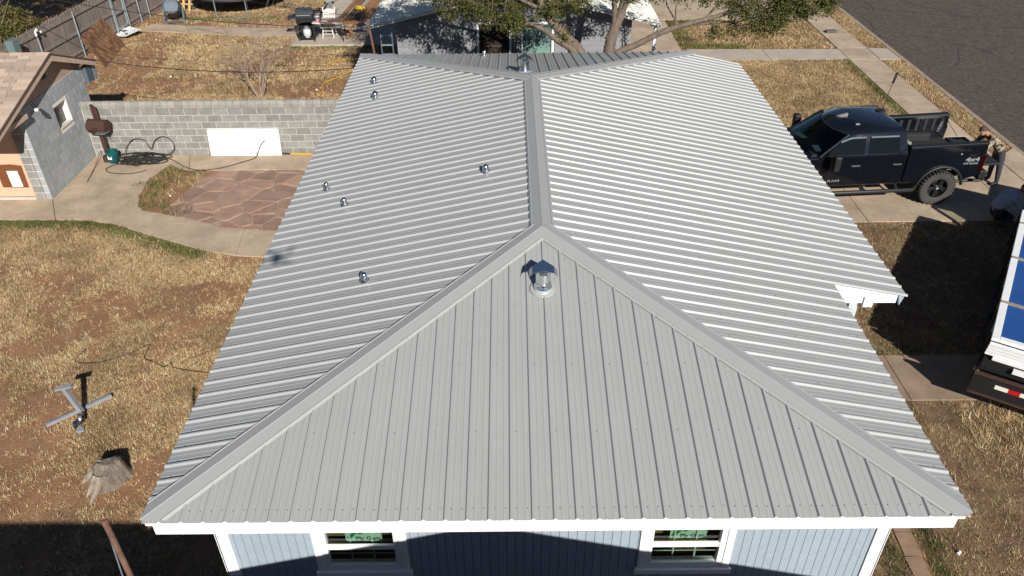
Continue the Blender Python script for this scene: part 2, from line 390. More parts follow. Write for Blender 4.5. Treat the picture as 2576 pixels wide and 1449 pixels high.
def slope(S0, S1, low, high, pos, first, extra=()):
    """ribbed sheets 0.914 m wide up a slope; low/high give the run limits at station s"""
    a = S0
    nb = first-.0
    edges = [S0]; k = math.ceil((S0-first)/(4*PER)+1e-6)
    while first+k*4*PER+.045 < S1-.05:
        edges.append(first+k*4*PER+.045); k += 1
    edges.append(S1)
    for a, b in zip(edges[:-1], edges[1:]):
        st = panel_stations(a, b, extra, first); mb = MB(); lift = random.uniform(0,.0015)
        for s, p in st:
            mb.v.append(pos(s, low(s), p+lift)); mb.v.append(pos(s, max(low(s)+.001, high(s)), p+lift))
            mb.v.append(pos(s, low(s), p+lift-.004))
        for i in range(len(st)-1):
            mb.f.append((3*i, 3*i+3, 3*i+4, 3*i+1)); mb.f.append((3*i+2, 3*i+5, 3*i+3, 3*i))
        mb.build('roof_panel', M_roof, roof)
hi = lambda s: min(s, HW, LEN-s)
hf = lambda x: HW-abs(x)
slope(-HW, HW, lambda s: -.03, hf, lambda s, t, p: (s, t, EZ+K*t+p), -4.12, (0,))
slope(-HW, HW, lambda s: -.03, hf, lambda s, t, p: (-s, LEN-t, EZ+K*t+p), -4.1, (0,))
slope(0, LEN, lambda s: -.03, hi, lambda s, t, p: (-HW+t, LEN-s, EZ+K*t+p), .09, (HW, LEN-HW))
PY0, PY1, PX = 4.19, 14.5, 5.49
for a, b, lo in ((0, PY0, -.03), (PY0, PY1, HW-PX), (PY1, LEN, -.03)):
    slope(a, b, lambda s, lo=lo: lo, hi, lambda s, t, p: (HW-t, s, EZ+K*t+p), PY0+.035-18*PER, (HW, LEN-HW))
# ridge and hip caps
def cap(a, b, k, wd=.165, sh0=0., sh1=(0.,0.)):
    a = Vector(a); b = Vector(b); d = (b-a); e = Vector((d.x, d.y, 0)).normalized(); n = Vector((e.y, -e.x, 0))
    prof = [(-wd-.012,.020),(-wd,.027),(-wd+.016,.038),(-wd+.03,.030),(-.006,.036),(0,.040),(.006,.036),(wd-.03,.030),(wd-.016,.038),(wd,.027),(wd+.012,.020)]
    mb = MB()
    gz = d.z/math.hypot(d.x, d.y)
    for P, end in ((a, 0), (b, 1)):
        for dz in (0, -.004):
            for u, oz in prof:
                s = abs(u)*sh0 if end == 0 else -abs(u)*sh1[0 if u < 0 else 1]
                q = P+n*u+e*s; mb.v.append((q.x, q.y, P.z+gz*s-k*abs(u)+oz+dz))
    m = len(prof)
    for i in range(m-1):
        mb.f.append((i, i+1, 2*m+i+1, 2*m+i)); mb.f.append((m+i, 3*m+i, 3*m+i+1, m+i+1))
        mb.f.append((i, m+i, m+i+1, i+1)); mb.f.append((2*m+i, 2*m+i+1, 3*m+i+1, 3*m+i))
    return mb
RZ = EZ+RISE
cap((0,HW-.02,RZ),(0,LEN-HW+.02,RZ),K).build('ridge_cap', M_cap, roof)
kk = K/math.sqrt(2)
for sx in (-1, 1):
    cap((sx*(HW+.015),-.015,EZ-.015*K),(0,HW+.03,RZ+.03*K+.004),kk,.175,1.,(0,1) if sx < 0 else (1,0)).build('hip_cap', M_cap, roof)
    cap((sx*(HW+.03),LEN+.03,EZ-.03*K),(0,LEN-HW-.03,RZ+.03*K+.004),kk,.175,1.,(1,0) if sx < 0 else (0,1)).build('hip_cap', M_cap, roof)
# screws with washers, joined per slope
M_screw = pm('screw_head', (.21,.21,.21), .4, metal=.4)
sc = MB()
def screw(x, y, z, r=.0065):
    sc.add([(x+r*math.cos(a*1.0472), y+r*math.sin(a*1.0472), z) for a in range(6)]+[(x+r*.8*math.cos(a*1.0472), y+r*.8*math.sin(a*1.0472), z+.007) for a in range(6)], [(6,7,8,9,10,11)]+[(i,(i+1)%6,6+(i+1)%6,6+i) for i in range(6)])
for k in range(-1, 38):
    xr = -4.12+k*PER
    for rowi, y in enumerate((.1, 1.02, 1.95, 2.9, 3.7)):
        for dx in ((-.06, .055) if rowi == 0 else ((.055,) if (k+rowi) % 2 else ())):
            if abs(xr+dx) < HW-.25-y: screw(xr+dx, y+random.uniform(-.008,.008), EZ+K*y+.001)
for k in range(0, 66):
    for side in (-1, 1):
        yr = (LEN-(.09+k*PER)) if side < 0 else PY0+.035+(k-18)*PER
        for rowi, t in enumerate((.1, 1.05, 2.0, 2.95, 3.9, -1.05)):
            if t < 0 and (side < 0 or not PY0 < yr < PY1): continue
            if not (.1 < yr < LEN-.1) or t > hi(yr)-.3: continue
            if rowi and (k+rowi) % 2: continue
            screw(side*(HW-t), yr+.055, EZ+K*t+.001)
for i in range(26):
    y = HW+.15+i*.2286
    for sx in (-1, 1): screw(sx*.155, y, RZ-K*.155+.029)
for i in range(24):
    t = .3+i*.165
    for sx in (-1, 1):
        for u, v in ((.11, -.11), (-.11, .11)): screw(sx*(-HW+t+u), t+v, EZ+K*t-kk*.155+.029)
o = sc.build('roof_screws', M_screw, roof); o['kind'] = 'stuff'
# walls
OV = .45; WX = HW-OV; WT = 2.89
WINS = [(-2.225, .545), (1.565, .545)]; WZ0, WZ1 = 1.56, 2.56
wl = MB()
def front_pieces(y0, y1):
    edges = [-WX+.02]
    for cx, hw in WINS: edges += [cx-hw+.1, cx+hw-.1]
    edges.append(WX-.02)
    for i in range(0, len(edges), 2): wl.box(edges[i], edges[i+1], y0, y1, 0, WT)
    for cx, hw in WINS:
        wl.box(cx-hw+.1, cx+hw-.1, y0, y1, 0, WZ0+.1); wl.box(cx-hw+.1, cx+hw-.1, y0, y1, WZ1-.1, WT)
front_pieces(OV+.02, OV+.12)
wl.box(-WX, -WX+.1, OV+.13, LEN-OV, 0, WT); wl.box(WX-.1, WX, OV+.13, LEN-OV, 0, WT); wl.box(-WX+.1, WX-.1, LEN-OV-.1, LEN-OV, 0, WT)
wall = wl.build('wall', M_back, house)
MB().box(-WX+.1, WX-.1, OV+.13, LEN-OV-.1, .25, .3).build('floor', M_wood, house)
pt = MB()
for i in range(14): pt.box(-3.6+i*.55, -3.555+i*.55, 2.2, 2.29, .3, 2.8)
pt.box(-3.7, 3.7, 2.3, 2.33, .3, 2.8); pt.box(-3.7,3.7,2.2,2.3,2.3,2.36); pt.box(-3.7,3.7,2.2,2.3,1.5,1.56)
pt.build('partition', M_wood, house)
bw = .1016
x = -WX+.075
while x < WX-.08:
    x1 = min(x+bw, WX-.075); mb = MB(); a, b = x+.003, x1-.003; cut = None
    for cx, hw in WINS:
        if b > cx-hw and a < cx+hw: cut = (cx, hw)
    if cut is None: mb.box(a, b, OV, OV+.019, .12, WT)
    else:
        cx, hw = cut
        if a < cx-hw+.05: mb.box(a, min(b, cx-hw+.05), OV, OV+.019, .12, WT); a = cx-hw+.055
        if b > cx+hw-.05: mb.box(max(a, cx+hw-.05), b, OV, OV+.019, .12, WT); b = cx+hw-.055
        if b-a > .01:
            MB().box(a, b, OV, OV+.019, .12, WZ0+.03).build('siding_board', M_siding, wall)
            MB().box(a, b, OV, OV+.019, WZ1-.03, WT).build('siding_board', M_siding, wall)
    if mb.v: mb.build('siding_board', M_siding, wall)
    x = x1
for sx in (-1, 1):
    MB().box(sx*(WX-.06)-.075, sx*(WX-.06)+.075, OV-.022, OV-.002, .1, WT).build('corner_trim', M_white, house, bevel=.004)
    MB().box(sx*(WX+.01)-.01, sx*(WX+.01)+.01, OV-.022, OV+.13, .1, WT).build('corner_trim', M_white, house)
# board grain on the side walls
sm = MB().box(-.009,.009,-.098,.098,.12,WT).mesh('siding_board'); sm.materials.append(M_siding)
for sx in (-1, 1):
    for i in range(67):
        o = obj('siding_board', sm, None, wall); o.location = (sx*(WX+.01), OV+.24+i*.2032, 0)
# fascia, drip edge, soffit
MB().box(-HW+.08, HW-.1, .0, .022, 2.872, 3.045).build('fascia', M_white, house, bevel=.004)
MB().box(-HW+.02, HW-.04, -.012, -.002, 3.03, 3.085).build('drip_edge', M_white, house)
MB().box(HW-.13, HW-.1, .023, PY0, 2.872, 3.06).build('fascia', M_white, house)
MB().box(-HW+.08, -HW+.11, .023, LEN-.02, 2.872, 3.06).build('fascia', M_white, house)
MB().box(-HW+.08, HW-.1, LEN-.022, LEN, 2.872, 3.045).build('fascia', M_white, house)
sf = MB().box(-HW+.11, HW-.13, .022, OV+.01, 2.876, 2.892).box(-HW+.11, -WX, OV+.01, LEN-OV, 2.876, 2.892).box(WX, HW-.13, OV+.01, LEN-OV, 2.876, 2.892).box(-HW+.11, HW-.13, LEN-OV, LEN-.022, 2.876, 2.892)
sf.build('soffit', M_white, house)
# porch under the wide right-hand slope
pz = lambda x: EZ+K*(HW-x)
pb = MB().prism([(4.18,2.71),(5.36,2.71),(5.36,pz(5.36)-.03),(4.18,pz(4.18)-.03)], -4.262, -4.235, Matrix.Rotation(R(90),4,'X'))
pb.build('porch_end_board', M_white, house, bevel=.004)
MB().box(4.86,5.0,4.2,4.26,2.66,2.84).build('rafter_tail', M_white, house)
MB().box(5.372,5.4,4.3,14.4,2.66,pz(5.4)-.02).build('fascia', M_white, house)
MB().prism([(5.37,2.86),(5.47,2.85),(5.42,2.66)], -4.29, -4.235, Matrix.Rotation(R(90),4,'X')).build('eave_return', M_siding, house)
MB().box(4.6,5.37,4.27,14.4,2.70,2.72).build('porch_ceiling', M_white, house)
MB().box(5.0,5.36,4.75,14.4,2.52,2.69).build('porch_beam', M_white, house)
M_post = pm('pale_grey_post', (.5,.53,.55), .6, var=.04)
for y in (4.36, 7.6, 10.9, 14.2): MB().box(4.7,4.84,y-.06,y+.06,.02,2.70).build('porch_post', M_post, house, bevel=.006)
MB().box(3.86,5.3,4.3,14.4,0,.12).build('porch_floor', M_conc2, house)
# windows
M_frameshade = M_whitev
M_green = pm('green_label_ink', (.01,.25,.06), .6, var=.02); M_mint = pm('label_paper', (.55,.78,.6), .6, var=.03); M_ink = pm('black_ink', (.02,.02,.02), .6)
for wi, (cx, hw) in enumerate(WINS):
    W = MB()      # vinyl frame
    gx0, gx1, gz0, gz1 = cx-.39, cx+.39, 1.705, 2.44
    W.box(cx-hw+.085, gx0, OV-.012, OV+.08, WZ0+.06, WZ1-.02).box(gx1, cx+hw-.085, OV-.012, OV+.08, WZ0+.06, WZ1-.02)
    W.box(gx0, gx1, OV-.012, OV+.08, WZ0+.06, gz0).box(gx0, gx1, OV-.012, OV+.08, gz1, WZ1-.02)
    win = W.build('window', M_whitev, house, bevel=.003)
    MB().box(gx0-.02, gx1+.02, OV-.004, OV+.03, 1.985, 2.055).build('meeting_rail', M_whitev, win, bevel=.003)
    MB().box(gx0, gx1, OV+.03, OV+.034, gz0, 2.0).build('glass_pane', M_glass, win)
    MB().box(gx0, gx1, OV+.048, OV+.052, 2.0, gz1).build('glass_pane', M_glass, win)
    for u in (1/3, 2/3):
        xx = gx0+(gx1-gx0)*u
        MB().box(xx-.009, xx+.009, OV+.056, OV+.062, 2.05, gz1).build('muntin', M_whitev, win)
        MB().box(xx-.009, xx+.009, OV+.038, OV+.044, gz0, 1.99).build('muntin', M_whitev, win)
    MB().box(gx0, gx1, OV+.063, OV+.069, 2.225, 2.243).build('muntin', M_whitev, win)
    MB().box(gx0, gx1, OV+.045, OV+.0465, 1.85, 1.866).build('muntin', M_whitev, win)
    for i in range(5): MB().box(gx0-.05, gx1+.05, OV+.2+.02*(i%2), OV+.23+.02*(i%2), 1.5+i*.15, 1.6+i*.15).build('inner_board', M_wood, win)
    # casing boards and sill
    for a, b, z0, z1 in ((cx-hw, cx-hw+.085, WZ0+.055, WZ1+.05), (cx+hw-.085, cx+hw, WZ0+.055, WZ1+.05), (cx-hw+.086, cx+hw-.086, WZ1-.02, WZ1+.05)):
        MB().box(a, b, OV-.026, OV-.003, z0, z1).build('casing', M_white, win, bevel=.003)
    MB().box(cx-hw-.03, cx+hw+.03, OV-.05, OV-.003, WZ0-.03, WZ0+.054).build('sill', M_white, win, bevel=.004)
    st = MB().prism([(-.17,0),(.13,0),(.17,.03),(.17,.2),(-.17,.2)], 0, .002, Matrix.Translation((cx+.03, OV+.082, 2.04)) @ Matrix.Rotation(R(90),4,'X') @ Matrix.Diagonal((1.25,1.2,1,1))).build('sticker', M_mint, win)
    T = Matrix.Translation((cx+.03, OV+.0795, 2.04)) @ Matrix.Rotation(R(90),4,'X') @ Matrix.Diagonal((1.25,1.2,1,1))
    lg = MB().prism([(-.16,.05),(-.13,.02),(-.02,.18),(-.06,.19),(-.12,.1)], 0, .001, T).prism([(-.02,.1),(.06,.18),(.02,.19),(-.06,.1)], 0, .001, T)
    lg.build('logo', M_green, win)
    text('lettering', 'Ply Gem', .085, Matrix.Translation((cx+.03, OV+.0785, 2.085)) @ Matrix.Rotation(R(90),4,'X') @ Matrix.Translation((.05,0,0)), M_ink, win, .0005, True)
# flue pipes with folded rain caps
def flue(x, y, h, r):
    z = rp(x, y)[2]; T = Matrix.Translation((x, y, z)); sgn = 1 if y < 7 else -1
    tilt = Matrix.Rotation(math.atan(K)*sgn, 4, 'X')
    f = MB().lathe([(r*1.75,.016),(r*1.7,.024),(r*1.35,.028),(r*1.2,.05),(r*1.05,.055)], 24, T @ tilt).build('flue_vent', M_seal, house, smooth=True)
    MB().lathe([(r,.0),(r,h)], 24, T).build('pipe', M_galv, f, smooth=True)
    MB().lathe([(r*1.25,.055),(r*1.2,.075),(r*1.04,.1),(r*1.04,.125)], 24, T).build('storm_collar', M_galv, f, smooth=True)
    c = MB(); prof = [(-.185,-.055),(-.145,.0),(0,.075),(.145,.0),(.185,-.055)]
    q = []
    for yy in (-.135,-.05,.05,.135):
        for px, pz_ in prof: q.append((x+px, y+yy*(1 if abs(px) < .12 else .62), z+h+.035+pz_))
    n = 5; fcs = []
    for i in range(3):
        for j in range(4): fcs.append((i*n+j, i*n+j+1, (i+1)*n+j+1, (i+1)*n+j))
    c.add(q, fcs); co = c.build('rain_cap', M_galvd, f); sd = co.modifiers.new('s', 'SOLIDIFY'); sd.thickness = .004
    lg = MB()
    for a in range(4): lg.box(x+r*.95*math.cos(.8+a*1.571)-.01, x+r*.95*math.cos(.8+a*1.571)+.01, y+r*.95*math.sin(.8+a*1.571)-.002, y+r*.95*math.sin(.8+a*1.571)+.002, z+h-.03, z+h+.03)
    lg.build('cap_strap', M_galv, f)
    return f
tag(flue(-.03, 3.17, .27, .098), 'large galvanized flue pipe on the front hip slope')
tag(flue(-.13, 11.25, .27, .098), 'galvanized flue pipe beyond the back end of the ridge')
def dome_vent(x, y, r=.085, k=0):
    z = rp(x, y)[2]; tilt = Matrix.Translation((x, y, z)) @ Matrix.Rotation(-math.atan(K)*(1 if x < 0 and y < 12.9 else 0), 4, 'Y')
    f = MB().lathe([(r*1.3,.014),(r*1.3,.024),(r*1.1,.03),(r*1.0,.05)], 20, tilt).build('dome_vent', M_galv, house, smooth=True)
    if k == 0: prof = [(r*.95,.03),(r*1.0,.065),(r*.96,.1),(r*.8,.13),(r*.5,.148),(.002,.155)]
    else: prof = [(r*.85,.03),(r*.85,.075),(r*1.25,.08),(r*1.25,.092),(r*1.1,.125),(r*.8,.15),(r*.4,.165),(.002,.17)]
    MB().lathe(prof, 20, Matrix.Translation((x, y, z))).build('hood', M_galv, f, smooth=True)
    b = MB()
    for i in range(6):
        a = i*1.047+.3; q = tilt @ Vector((r*1.2*math.cos(a), r*1.2*math.sin(a), .026)); b.ball(q, .011, 6, 4)
    b.build('bolts', M_galvd, f)
for x, y, r, k in [(-3.6,12.28,.085,1),(-3.43,11.27,.09,1),(-.86,6.49,.082,0),(-3.71,7.07,.075,0),(-3.25,6.31,.075,0),(-2.52,3.82,.078,0),(-1.09,14.19,.06,1)]: dome_vent(x, y, r*.68, k)
# ================================================================== BLOCK SHED AND GARDEN WALL
CO = .2032; BL = .4064
_bm = {}
def block(parent, P, u, length, depth, mat, h=.189):
    """one block: P lower start corner on the face, u 'x' or 'y' run direction, depth goes inwards"""
    key = (u, round(length, 2), round(depth, 3), mat.name, h)
    if key not in _bm:
        mb = MB(); t = .004; L = length; D = abs(depth); sg = 1 if depth > 0 else -1
        ring = lambda i, d: [(i,d,i),(L-i,d,i),(L-i,d,h-i),(i,d,h-i)]
        pts = ring(t, 0)+ring(0, sg*t)+ring(0, sg*D)
        if u == 'y': pts = [(b, a, c) for a, b, c in pts]
        fc = [(0,1,2,3)]+[(i,(i+1)%4,4+(i+1)%4,4+i)[::-1] for i in range(4)]+[(4+i,4+(i+1)%4,8+(i+1)%4,8+i)[::-1] for i in range(4)]
        mb.add(pts, fc); m = mb.mesh('block'); m.materials.append(mat); _bm[key] = m
    o = obj('block', _bm[key], None, parent); o.location = P; return o
def courses(parent, u, a, b, face, n, depth, mat, hole=None, start=0, z0=0.012):
    for c in range(n):
        z = z0+c*CO; x = a-(BL/2 if (c+start) % 2 else 0)
        while x < b-.03:
            s, e = max(a, x), min(b, x+BL); x += BL
            segs = [(s, e)]
            if hole and z+CO > hole[2]+.06 and z < hole[3]-.06:
                segs = [(s, min(e, hole[0]))] if s < hole[0] else []
                if e > hole[1]: segs.append((max(s, hole[1]), e))
            for p, q in segs:
                if q-p > .05: block(parent, (p+.007, face, z) if u == 'x' else (face, p+.007, z), u, q-p-.014, depth, mat)
wallt = wthing('garden_wall', 'low grey concrete block wall with rounded cap behind the leaning white door', 'wall', (-8.2,15.5,0))
MB().box(-12.44,-3.9,15.436,15.584,0,1.43).build('mortar', M_mort, wallt)
courses(wallt, 'x', -12.43, -3.9, 15.43, 7, .07, M_block)
courses(wallt, 'x', -12.43, -3.9, 15.59, 7, -.07, M_block)
cp = [(-.1,0),(.1,0),(.1,.10),(.07,.165),(.03,.19),(-.03,.19),(-.07,.165),(-.1,.10)]
cm = MB().prism(cp, -.0975, .0975, Matrix.Rotation(R(90),4,'Z') @ Matrix.Rotation(R(90),4,'X')).mesh('cap_block'); cm.materials.append(pm('cap_block', (.27,.25,.22), .9, var=.14, scale=5, rnd=.12, bump=.3))
for i in range(42):
    o = obj('cap_block', cm, None, wallt); o.location = (-12.33+i*.2032, 15.51, 1.436+.002*math.sin(i*3))
# shed
SX = -12.45; SY0, SY1 = 12.8, 16.1; SH = 2.44; XL = -16.0
shed = wthing('block_shed', 'grey painted block shed with tan shingle gable roof at the left edge', 'shed', (-14.2,14.4,0))
MB().box(XL,-13.86,SY0+.012,SY0+.2,0,SH).box(-12.866,SX-.012,SY0+.012,SY0+.2,0,SH).box(-13.86,-12.866,SY0+.012,SY0+.2,2.14,SH).box(SX-.2,SX-.012,SY0+.2,14.24,0,SH).box(SX-.2,SX-.012,14.9,SY1-.012,0,SH).box(SX-.2,SX-.012,14.24,14.9,0,1.33).box(SX-.2,SX-.012,14.24,14.9,1.93,SH).box(XL,SX-.2,SY1-.2,SY1-.006,0,SH).box(XL,XL+.2,SY0+.2,SY1-.2,0,SH).build('mortar', M_mortl, shed)
courses(shed, 'y', SY0, SY1, SX, 12, -.12, M_blockp, hole=(14.22,14.92,1.33,1.93))
courses(shed, 'x', -12.8564, SX-.121, SY0, 12, .1, M_block, start=1)
courses(shed, 'x', -16.0, -13.85, SY0, 12, .1, M_block)
courses(shed, 'x', -16.0, SX-.121, SY1, 12, -.1, M_block)
# shed window
sw = MB().box(SX-.16,SX-.13,14.24,14.27,1.33,1.93).box(SX-.16,SX-.13,14.86,14.9,1.33,1.93).box(SX-.16,SX-.13,14.27,14.86,1.33,1.36).box(SX-.16,SX-.13,14.27,14.86,1.9,1.93).build('window', M_white, shed)
MB().box(SX-.15,SX-.14,14.27,14.86,1.36,1.9).build('pane', pm('dusty_pane', (.09,.09,.088), .25, var=.1), sw)
MB().box(SX-.13,SX+.012,14.24,14.9,1.332,1.352).build('sill', M_mort, sw)
# roof: low slope to the yard, steeper behind
RY, RYZ = 14.47, 3.32; EY0, EZ0 = 11.35, 2.44; EY1, EZ1 = 16.51, 2.47; RXR = -12.2
M_tan = pm('tan_trim', (.55,.40,.30), .7, var=.08); M_tand = pm('brown_gable_board', (.44,.31,.23), .8, var=.1)
M_shing = pm('tan_shingle', (.42,.315,.24), .95, var=.12, scale=30, bump=.4, bscale=200, rnd=.24)
ang = math.atan2(RYZ-EZ0, RY-EY0)
rr = MB().prism([(EY0,EZ0-.03),(RY,RYZ-.03),(EY1,EZ1-.03),(EY1,EZ1-.07),(RY,RYZ-.08),(EY0,EZ0-.07)][::-1], XL-.3, RXR-.02, Matrix(((0,0,1,0),(1,0,0,0),(0,1,0,0),(0,0,0,1)))).build('roof', M_tand, shed)
shm = MB().box(-.153,.153,-.067,.09,0,.014).mesh('shingle'); shm.materials.append(M_shing)
d1 = Vector((0, RY-EY0, RYZ-EZ0)); n1 = int(d1.length/.143); row = 0
rng2 = random.Random(5)
for k in range(n1+1):
    t = min(1, (k*.143+.07)/d1.length); P = Vector((0, EY0, EZ0))+d1*t
    xx = RXR-.165-(.16 if k % 2 else 0)-rng2.choice((0,.05,-.05))
    if xx > RXR-.17: xx -= .05
    first = True
    while xx > -15.2:
        o = obj('shingle', shm, None, rr); o.location = (xx, P.y, P.z-.026+.004*(k % 2)); o.rotation_euler = (ang+.045,0,0)
        if first: o.scale.x = ((RXR-xx)/.16*.5+.5) if RXR-xx > .17 else 1; o.location.x = xx+(o.scale.x-1)*.158; first = False
        xx -= .32
a2 = math.atan2(EZ1-RYZ, EY1-RY); d2 = Vector((0, EY1-RY, EZ1-RYZ))
for k in range(int(d2.length/.143)):
    P = Vector((0, RY, RYZ))+d2*((k*.143+.1)/d2.length); xx = RXR-.165-(.16 if k % 2 else 0)
    while xx > -15.2:
        o = obj('shingle', shm, None, rr); o.location = (xx, P.y, P.z-.026); o.rotation_euler = (a2-.045,0,math.pi*0); xx -= .32
# barge boards with drip edge, gable infill
for (ya, za), (yb, zb) in (((EY0,EZ0),(RY,RYZ)), ((EY1,EZ1),(RY,RYZ))):
    MB().prism([(ya,za-.04),(yb,zb-.04),(yb,zb-.2),(ya,za-.17)] if ya < yb else [(ya,za-.04),(ya,za-.17),(yb,zb-.2),(yb,zb-.04)], RXR-.03, RXR+.005, Matrix(((0,0,1,0),(1,0,0,0),(0,1,0,0),(0,0,0,1)))).build('barge_board', M_tan, shed, bevel=.003)
    MB().beam((RXR+.01,ya,za-.02),(RXR+.01,yb,zb-.02),.03,.035).build('drip_edge', pm('brown_drip', (.10,.06,.045), .5), shed)
# gable boards stand upright side by side
y = SY0-.9
while y < SY1:
    zt = lambda yy: (EZ0+(yy-EY0)*math.tan(ang) if yy < RY else RYZ+(yy-RY)*math.tan(a2))-.1
    if y > SY0-.02 and zt(y) > SH+.03: MB().prism([(y,SH+.005),(y+.095,SH+.005),(y+.095,max(SH+.02,zt(y+.095))),(y,max(SH+.02,zt(y)))], SX-.03, SX-.012, Matrix(((0,0,1,0),(1,0,0,0),(0,1,0,0),(0,0,0,1)))).build('gable_board', M_tand, shed)
    y += .1
MB().box(SX-.012,SX+.004,14.2,14.42,2.72,2.94).build('gable_vent', pm('vent_brown', (.07,.045,.035), .8), shed)
MB().box(XL-.3,RXR-.04,EY0+.02,EY0+.05,EZ0-.2,EZ0-.05).build('fascia', M_tan, shed)
for xx in (-12.32,-15.8): MB().box(xx-.03,xx+.03,EY0+.05,SY0+.05,EZ0-.19,EZ0-.08).build('outrigger', M_tan, shed)
# door with wooden patch and white pet flap
M_peach = pm('peach_paint', (.62,.40,.27), .6, var=.04)
dr = MB().box(-13.82,-12.865,SY0+.03,SY0+.07,.1,2.1).build('door', M_peach, shed)
MB().prism([(-13.62,.37),(-12.95,.36),(-12.93,.98),(-13.2,1.02),(-13.6,1.0)], -(SY0+.029), -(SY0+.018), Matrix.Rotation(R(90),4,'X')).build('wood_patch', pm('varnished_patch', (.17,.06,.02), .5, var=.35, scale=10, stretch=(1,1,6)), dr)
MB().box(-13.36,-13.08,SY0+.004,SY0+.017,.39,.84).build('pet_flap', M_white, dr, bevel=.006)
MB().box(-13.9,-12.86,SY0-.03,SY0+.03,0,.09).build('threshold', M_mort, shed)
MB().box(-13.88,-13.822,SY0-.01,SY0+.06,.1,2.15).box(-12.864,-12.857,SY0+.0,SY0+.06,.1,2.15).build('door_frame', M_peach, shed)
# floodlight under the barge, service box on the back corner
fl = MB().tube([(SX+.19,13.12,2.5),(SX+.24,13.1,2.46),(SX+.27,13.08,2.4)],[.035,.04,.06],10).build('flood_light', M_black, shed, smooth=True)
MB().ball((SX+.285,13.07,2.37),(.055,.055,.05)).build('bulb', pm('white_lamp_glass', (.75,.76,.78), .2), fl, smooth=True)
eb = MB().box(SX+.002,SX+.13,16.1,16.46,1.95,2.4).build('meter_box', pm('blue_grey_box', (.10,.14,.17), .45, metal=.2), shed, bevel=.01)
MB().box(SX+.02,SX+.13,16.47,16.66,1.9,2.46).build('conduit_box', M_steel, shed, bevel=.01)

# ================================================================== THINGS BESIDE SHED AND WALL
dl = thing('leaning_door', 'white slab door lying on its long edge against the block wall', 'door', (-8.06,15.33,.03))
dm = Matrix.Rotation(R(-9),4,'X')
MB().box(-1.015,1.015,-.02,.02,0,.89,dm).build('slab', M_whitev, dl, bevel=.003)
for x_, z_ in ((.12,.085),(.3,.085)):
    MB().lathe([(.028,0),(.028,.004),(.018,.005)],12,Matrix.Translation((x_,-.023,z_))@dm@Matrix.Rotation(R(90),4,'X')).build('knob_hole', pm('knob_bore', (.3,.3,.28), .6), dl)
# smoker: barrel grill on a pipe leg
sk = thing('smoker_grill', 'rusty brown barrel grill on a pipe leg in the corner by the wall', 'grill', (-11.92,15.1,0), R(-8))
MB().lathe([(.16,0),(.16,.16),(.12,.19)],14).build('base', M_rust, sk, smooth=True)
MB().tube([(0,0,.1),(0,0,.92)],.06,12).build('leg', M_rust, sk, smooth=True)
MB().prism([(-.19,.0),(-.12,-.12),(.12,-.12),(.19,.0)], -.26, .26, Matrix.Translation((0,0,1.02))@Matrix.Rotation(R(90),4,'Z')@Matrix.Rotation(R(90),4,'X')).build('fire_box', M_rust, sk, bevel=.01)
MB().prism([(-.2,.0),(.2,.0),(.2,.08),(.13,.19),(.03,.235),(-.08,.215),(-.17,.12)], -.27, .27, Matrix.Translation((0,0,1.03))@Matrix.Rotation(R(90),4,'Z')@Matrix.Rotation(R(90),4,'X')).build('lid', M_rust, sk, bevel=.012)
MB().tube([(-.1,-.21,1.1),(-.1,-.235,1.1),(.1,-.235,1.1),(.1,-.21,1.1)],.01,6).build('handle', M_rust, sk)
MB().tube([(-.14,.16,1.15),(-.14,.16,1.62)],.045,10).tube([(-.06,.17,1.15),(-.06,.17,1.55)],.04,10).build('chimney', M_rust, sk, smooth=True)
rk = MB()
for i in range(6): rk.tube([(.1+i*.045,-.2,.99),(.1+i*.045,-.34,.985)],.005,4)
rk.tube([(.08,-.34,.985),(.36,-.34,.985)],.006,4).tube([(.36,-.34,.985),(.36,-.1,.985)],.006,4).build('side_shelf', M_steel, sk)
# bucket
bk = thing('bucket', 'teal plastic bucket with white label at the foot of the rusty grill', 'bucket', (-11.72,14.98,.03))
M_teal = pm('teal_plastic', (.004,.075,.085), .4, var=.06)
MB().lathe([(.13,0),(.135,.01),(.158,.33),(.165,.33),(.165,.35),(.15,.35),(.148,.3),(.12,.02)],22).build('pail', M_teal, bk, smooth=True)
MB().prism([(-.06,.14),(.06,.14),(.06,.25),(-.06,.25)],0,.004,Matrix.Translation((-.03,-.153,0))@Matrix.Rotation(R(-8),4,'Z')@Matrix.Rotation(R(86),4,'X')).build('label', M_paper, bk)
MB().tube([(.16*math.cos(a),.05*math.sin(a)-.09,.33-.1*math.sin(a)) for a in np.linspace(0,math.pi,12)],.005,6).build('handle', M_steel, bk)
# cable tangle
def cable(name, label, pts, r, mat=None, cat='cable', n=6, group=None):
    P = [Vector(p) for p in pts]; out = []
    for i in range(len(P)-1):
        p0, p1, p2, p3 = P[max(0,i-1)], P[i], P[i+1], P[min(len(P)-1,i+2)]
        for k in range(6):
            t = k/6; out.append(.5*((2*p1)+(p2-p0)*t+(2*p0-5*p1+4*p2-p3)*t*t+(3*p1-p0-3*p2+p3)*t**3))
    out.append(P[-1])
    return tag(MB().tube(out, r, n).build(name, mat or M_cable, smooth='full'), label, cat, group)
rc = random.Random(3); pts = []
for i in range(150):
    a = i*.62; ph = i/150; cx, cy = -10.95+.25*math.sin(i*.13), 15.0-.15*math.cos(i*.09)
    rx = .28+.3*abs(math.sin(i*.21)); ry = .12+.16*abs(math.cos(i*.17))
    pts.append((cx+rx*math.cos(a), cy+ry*math.sin(a), .05+.05*rc.random()+.07*math.sin(math.pi*ph)))
cable('cable_coil', 'tangled coil of black cable on concrete beside the teal bucket', pts, .011)
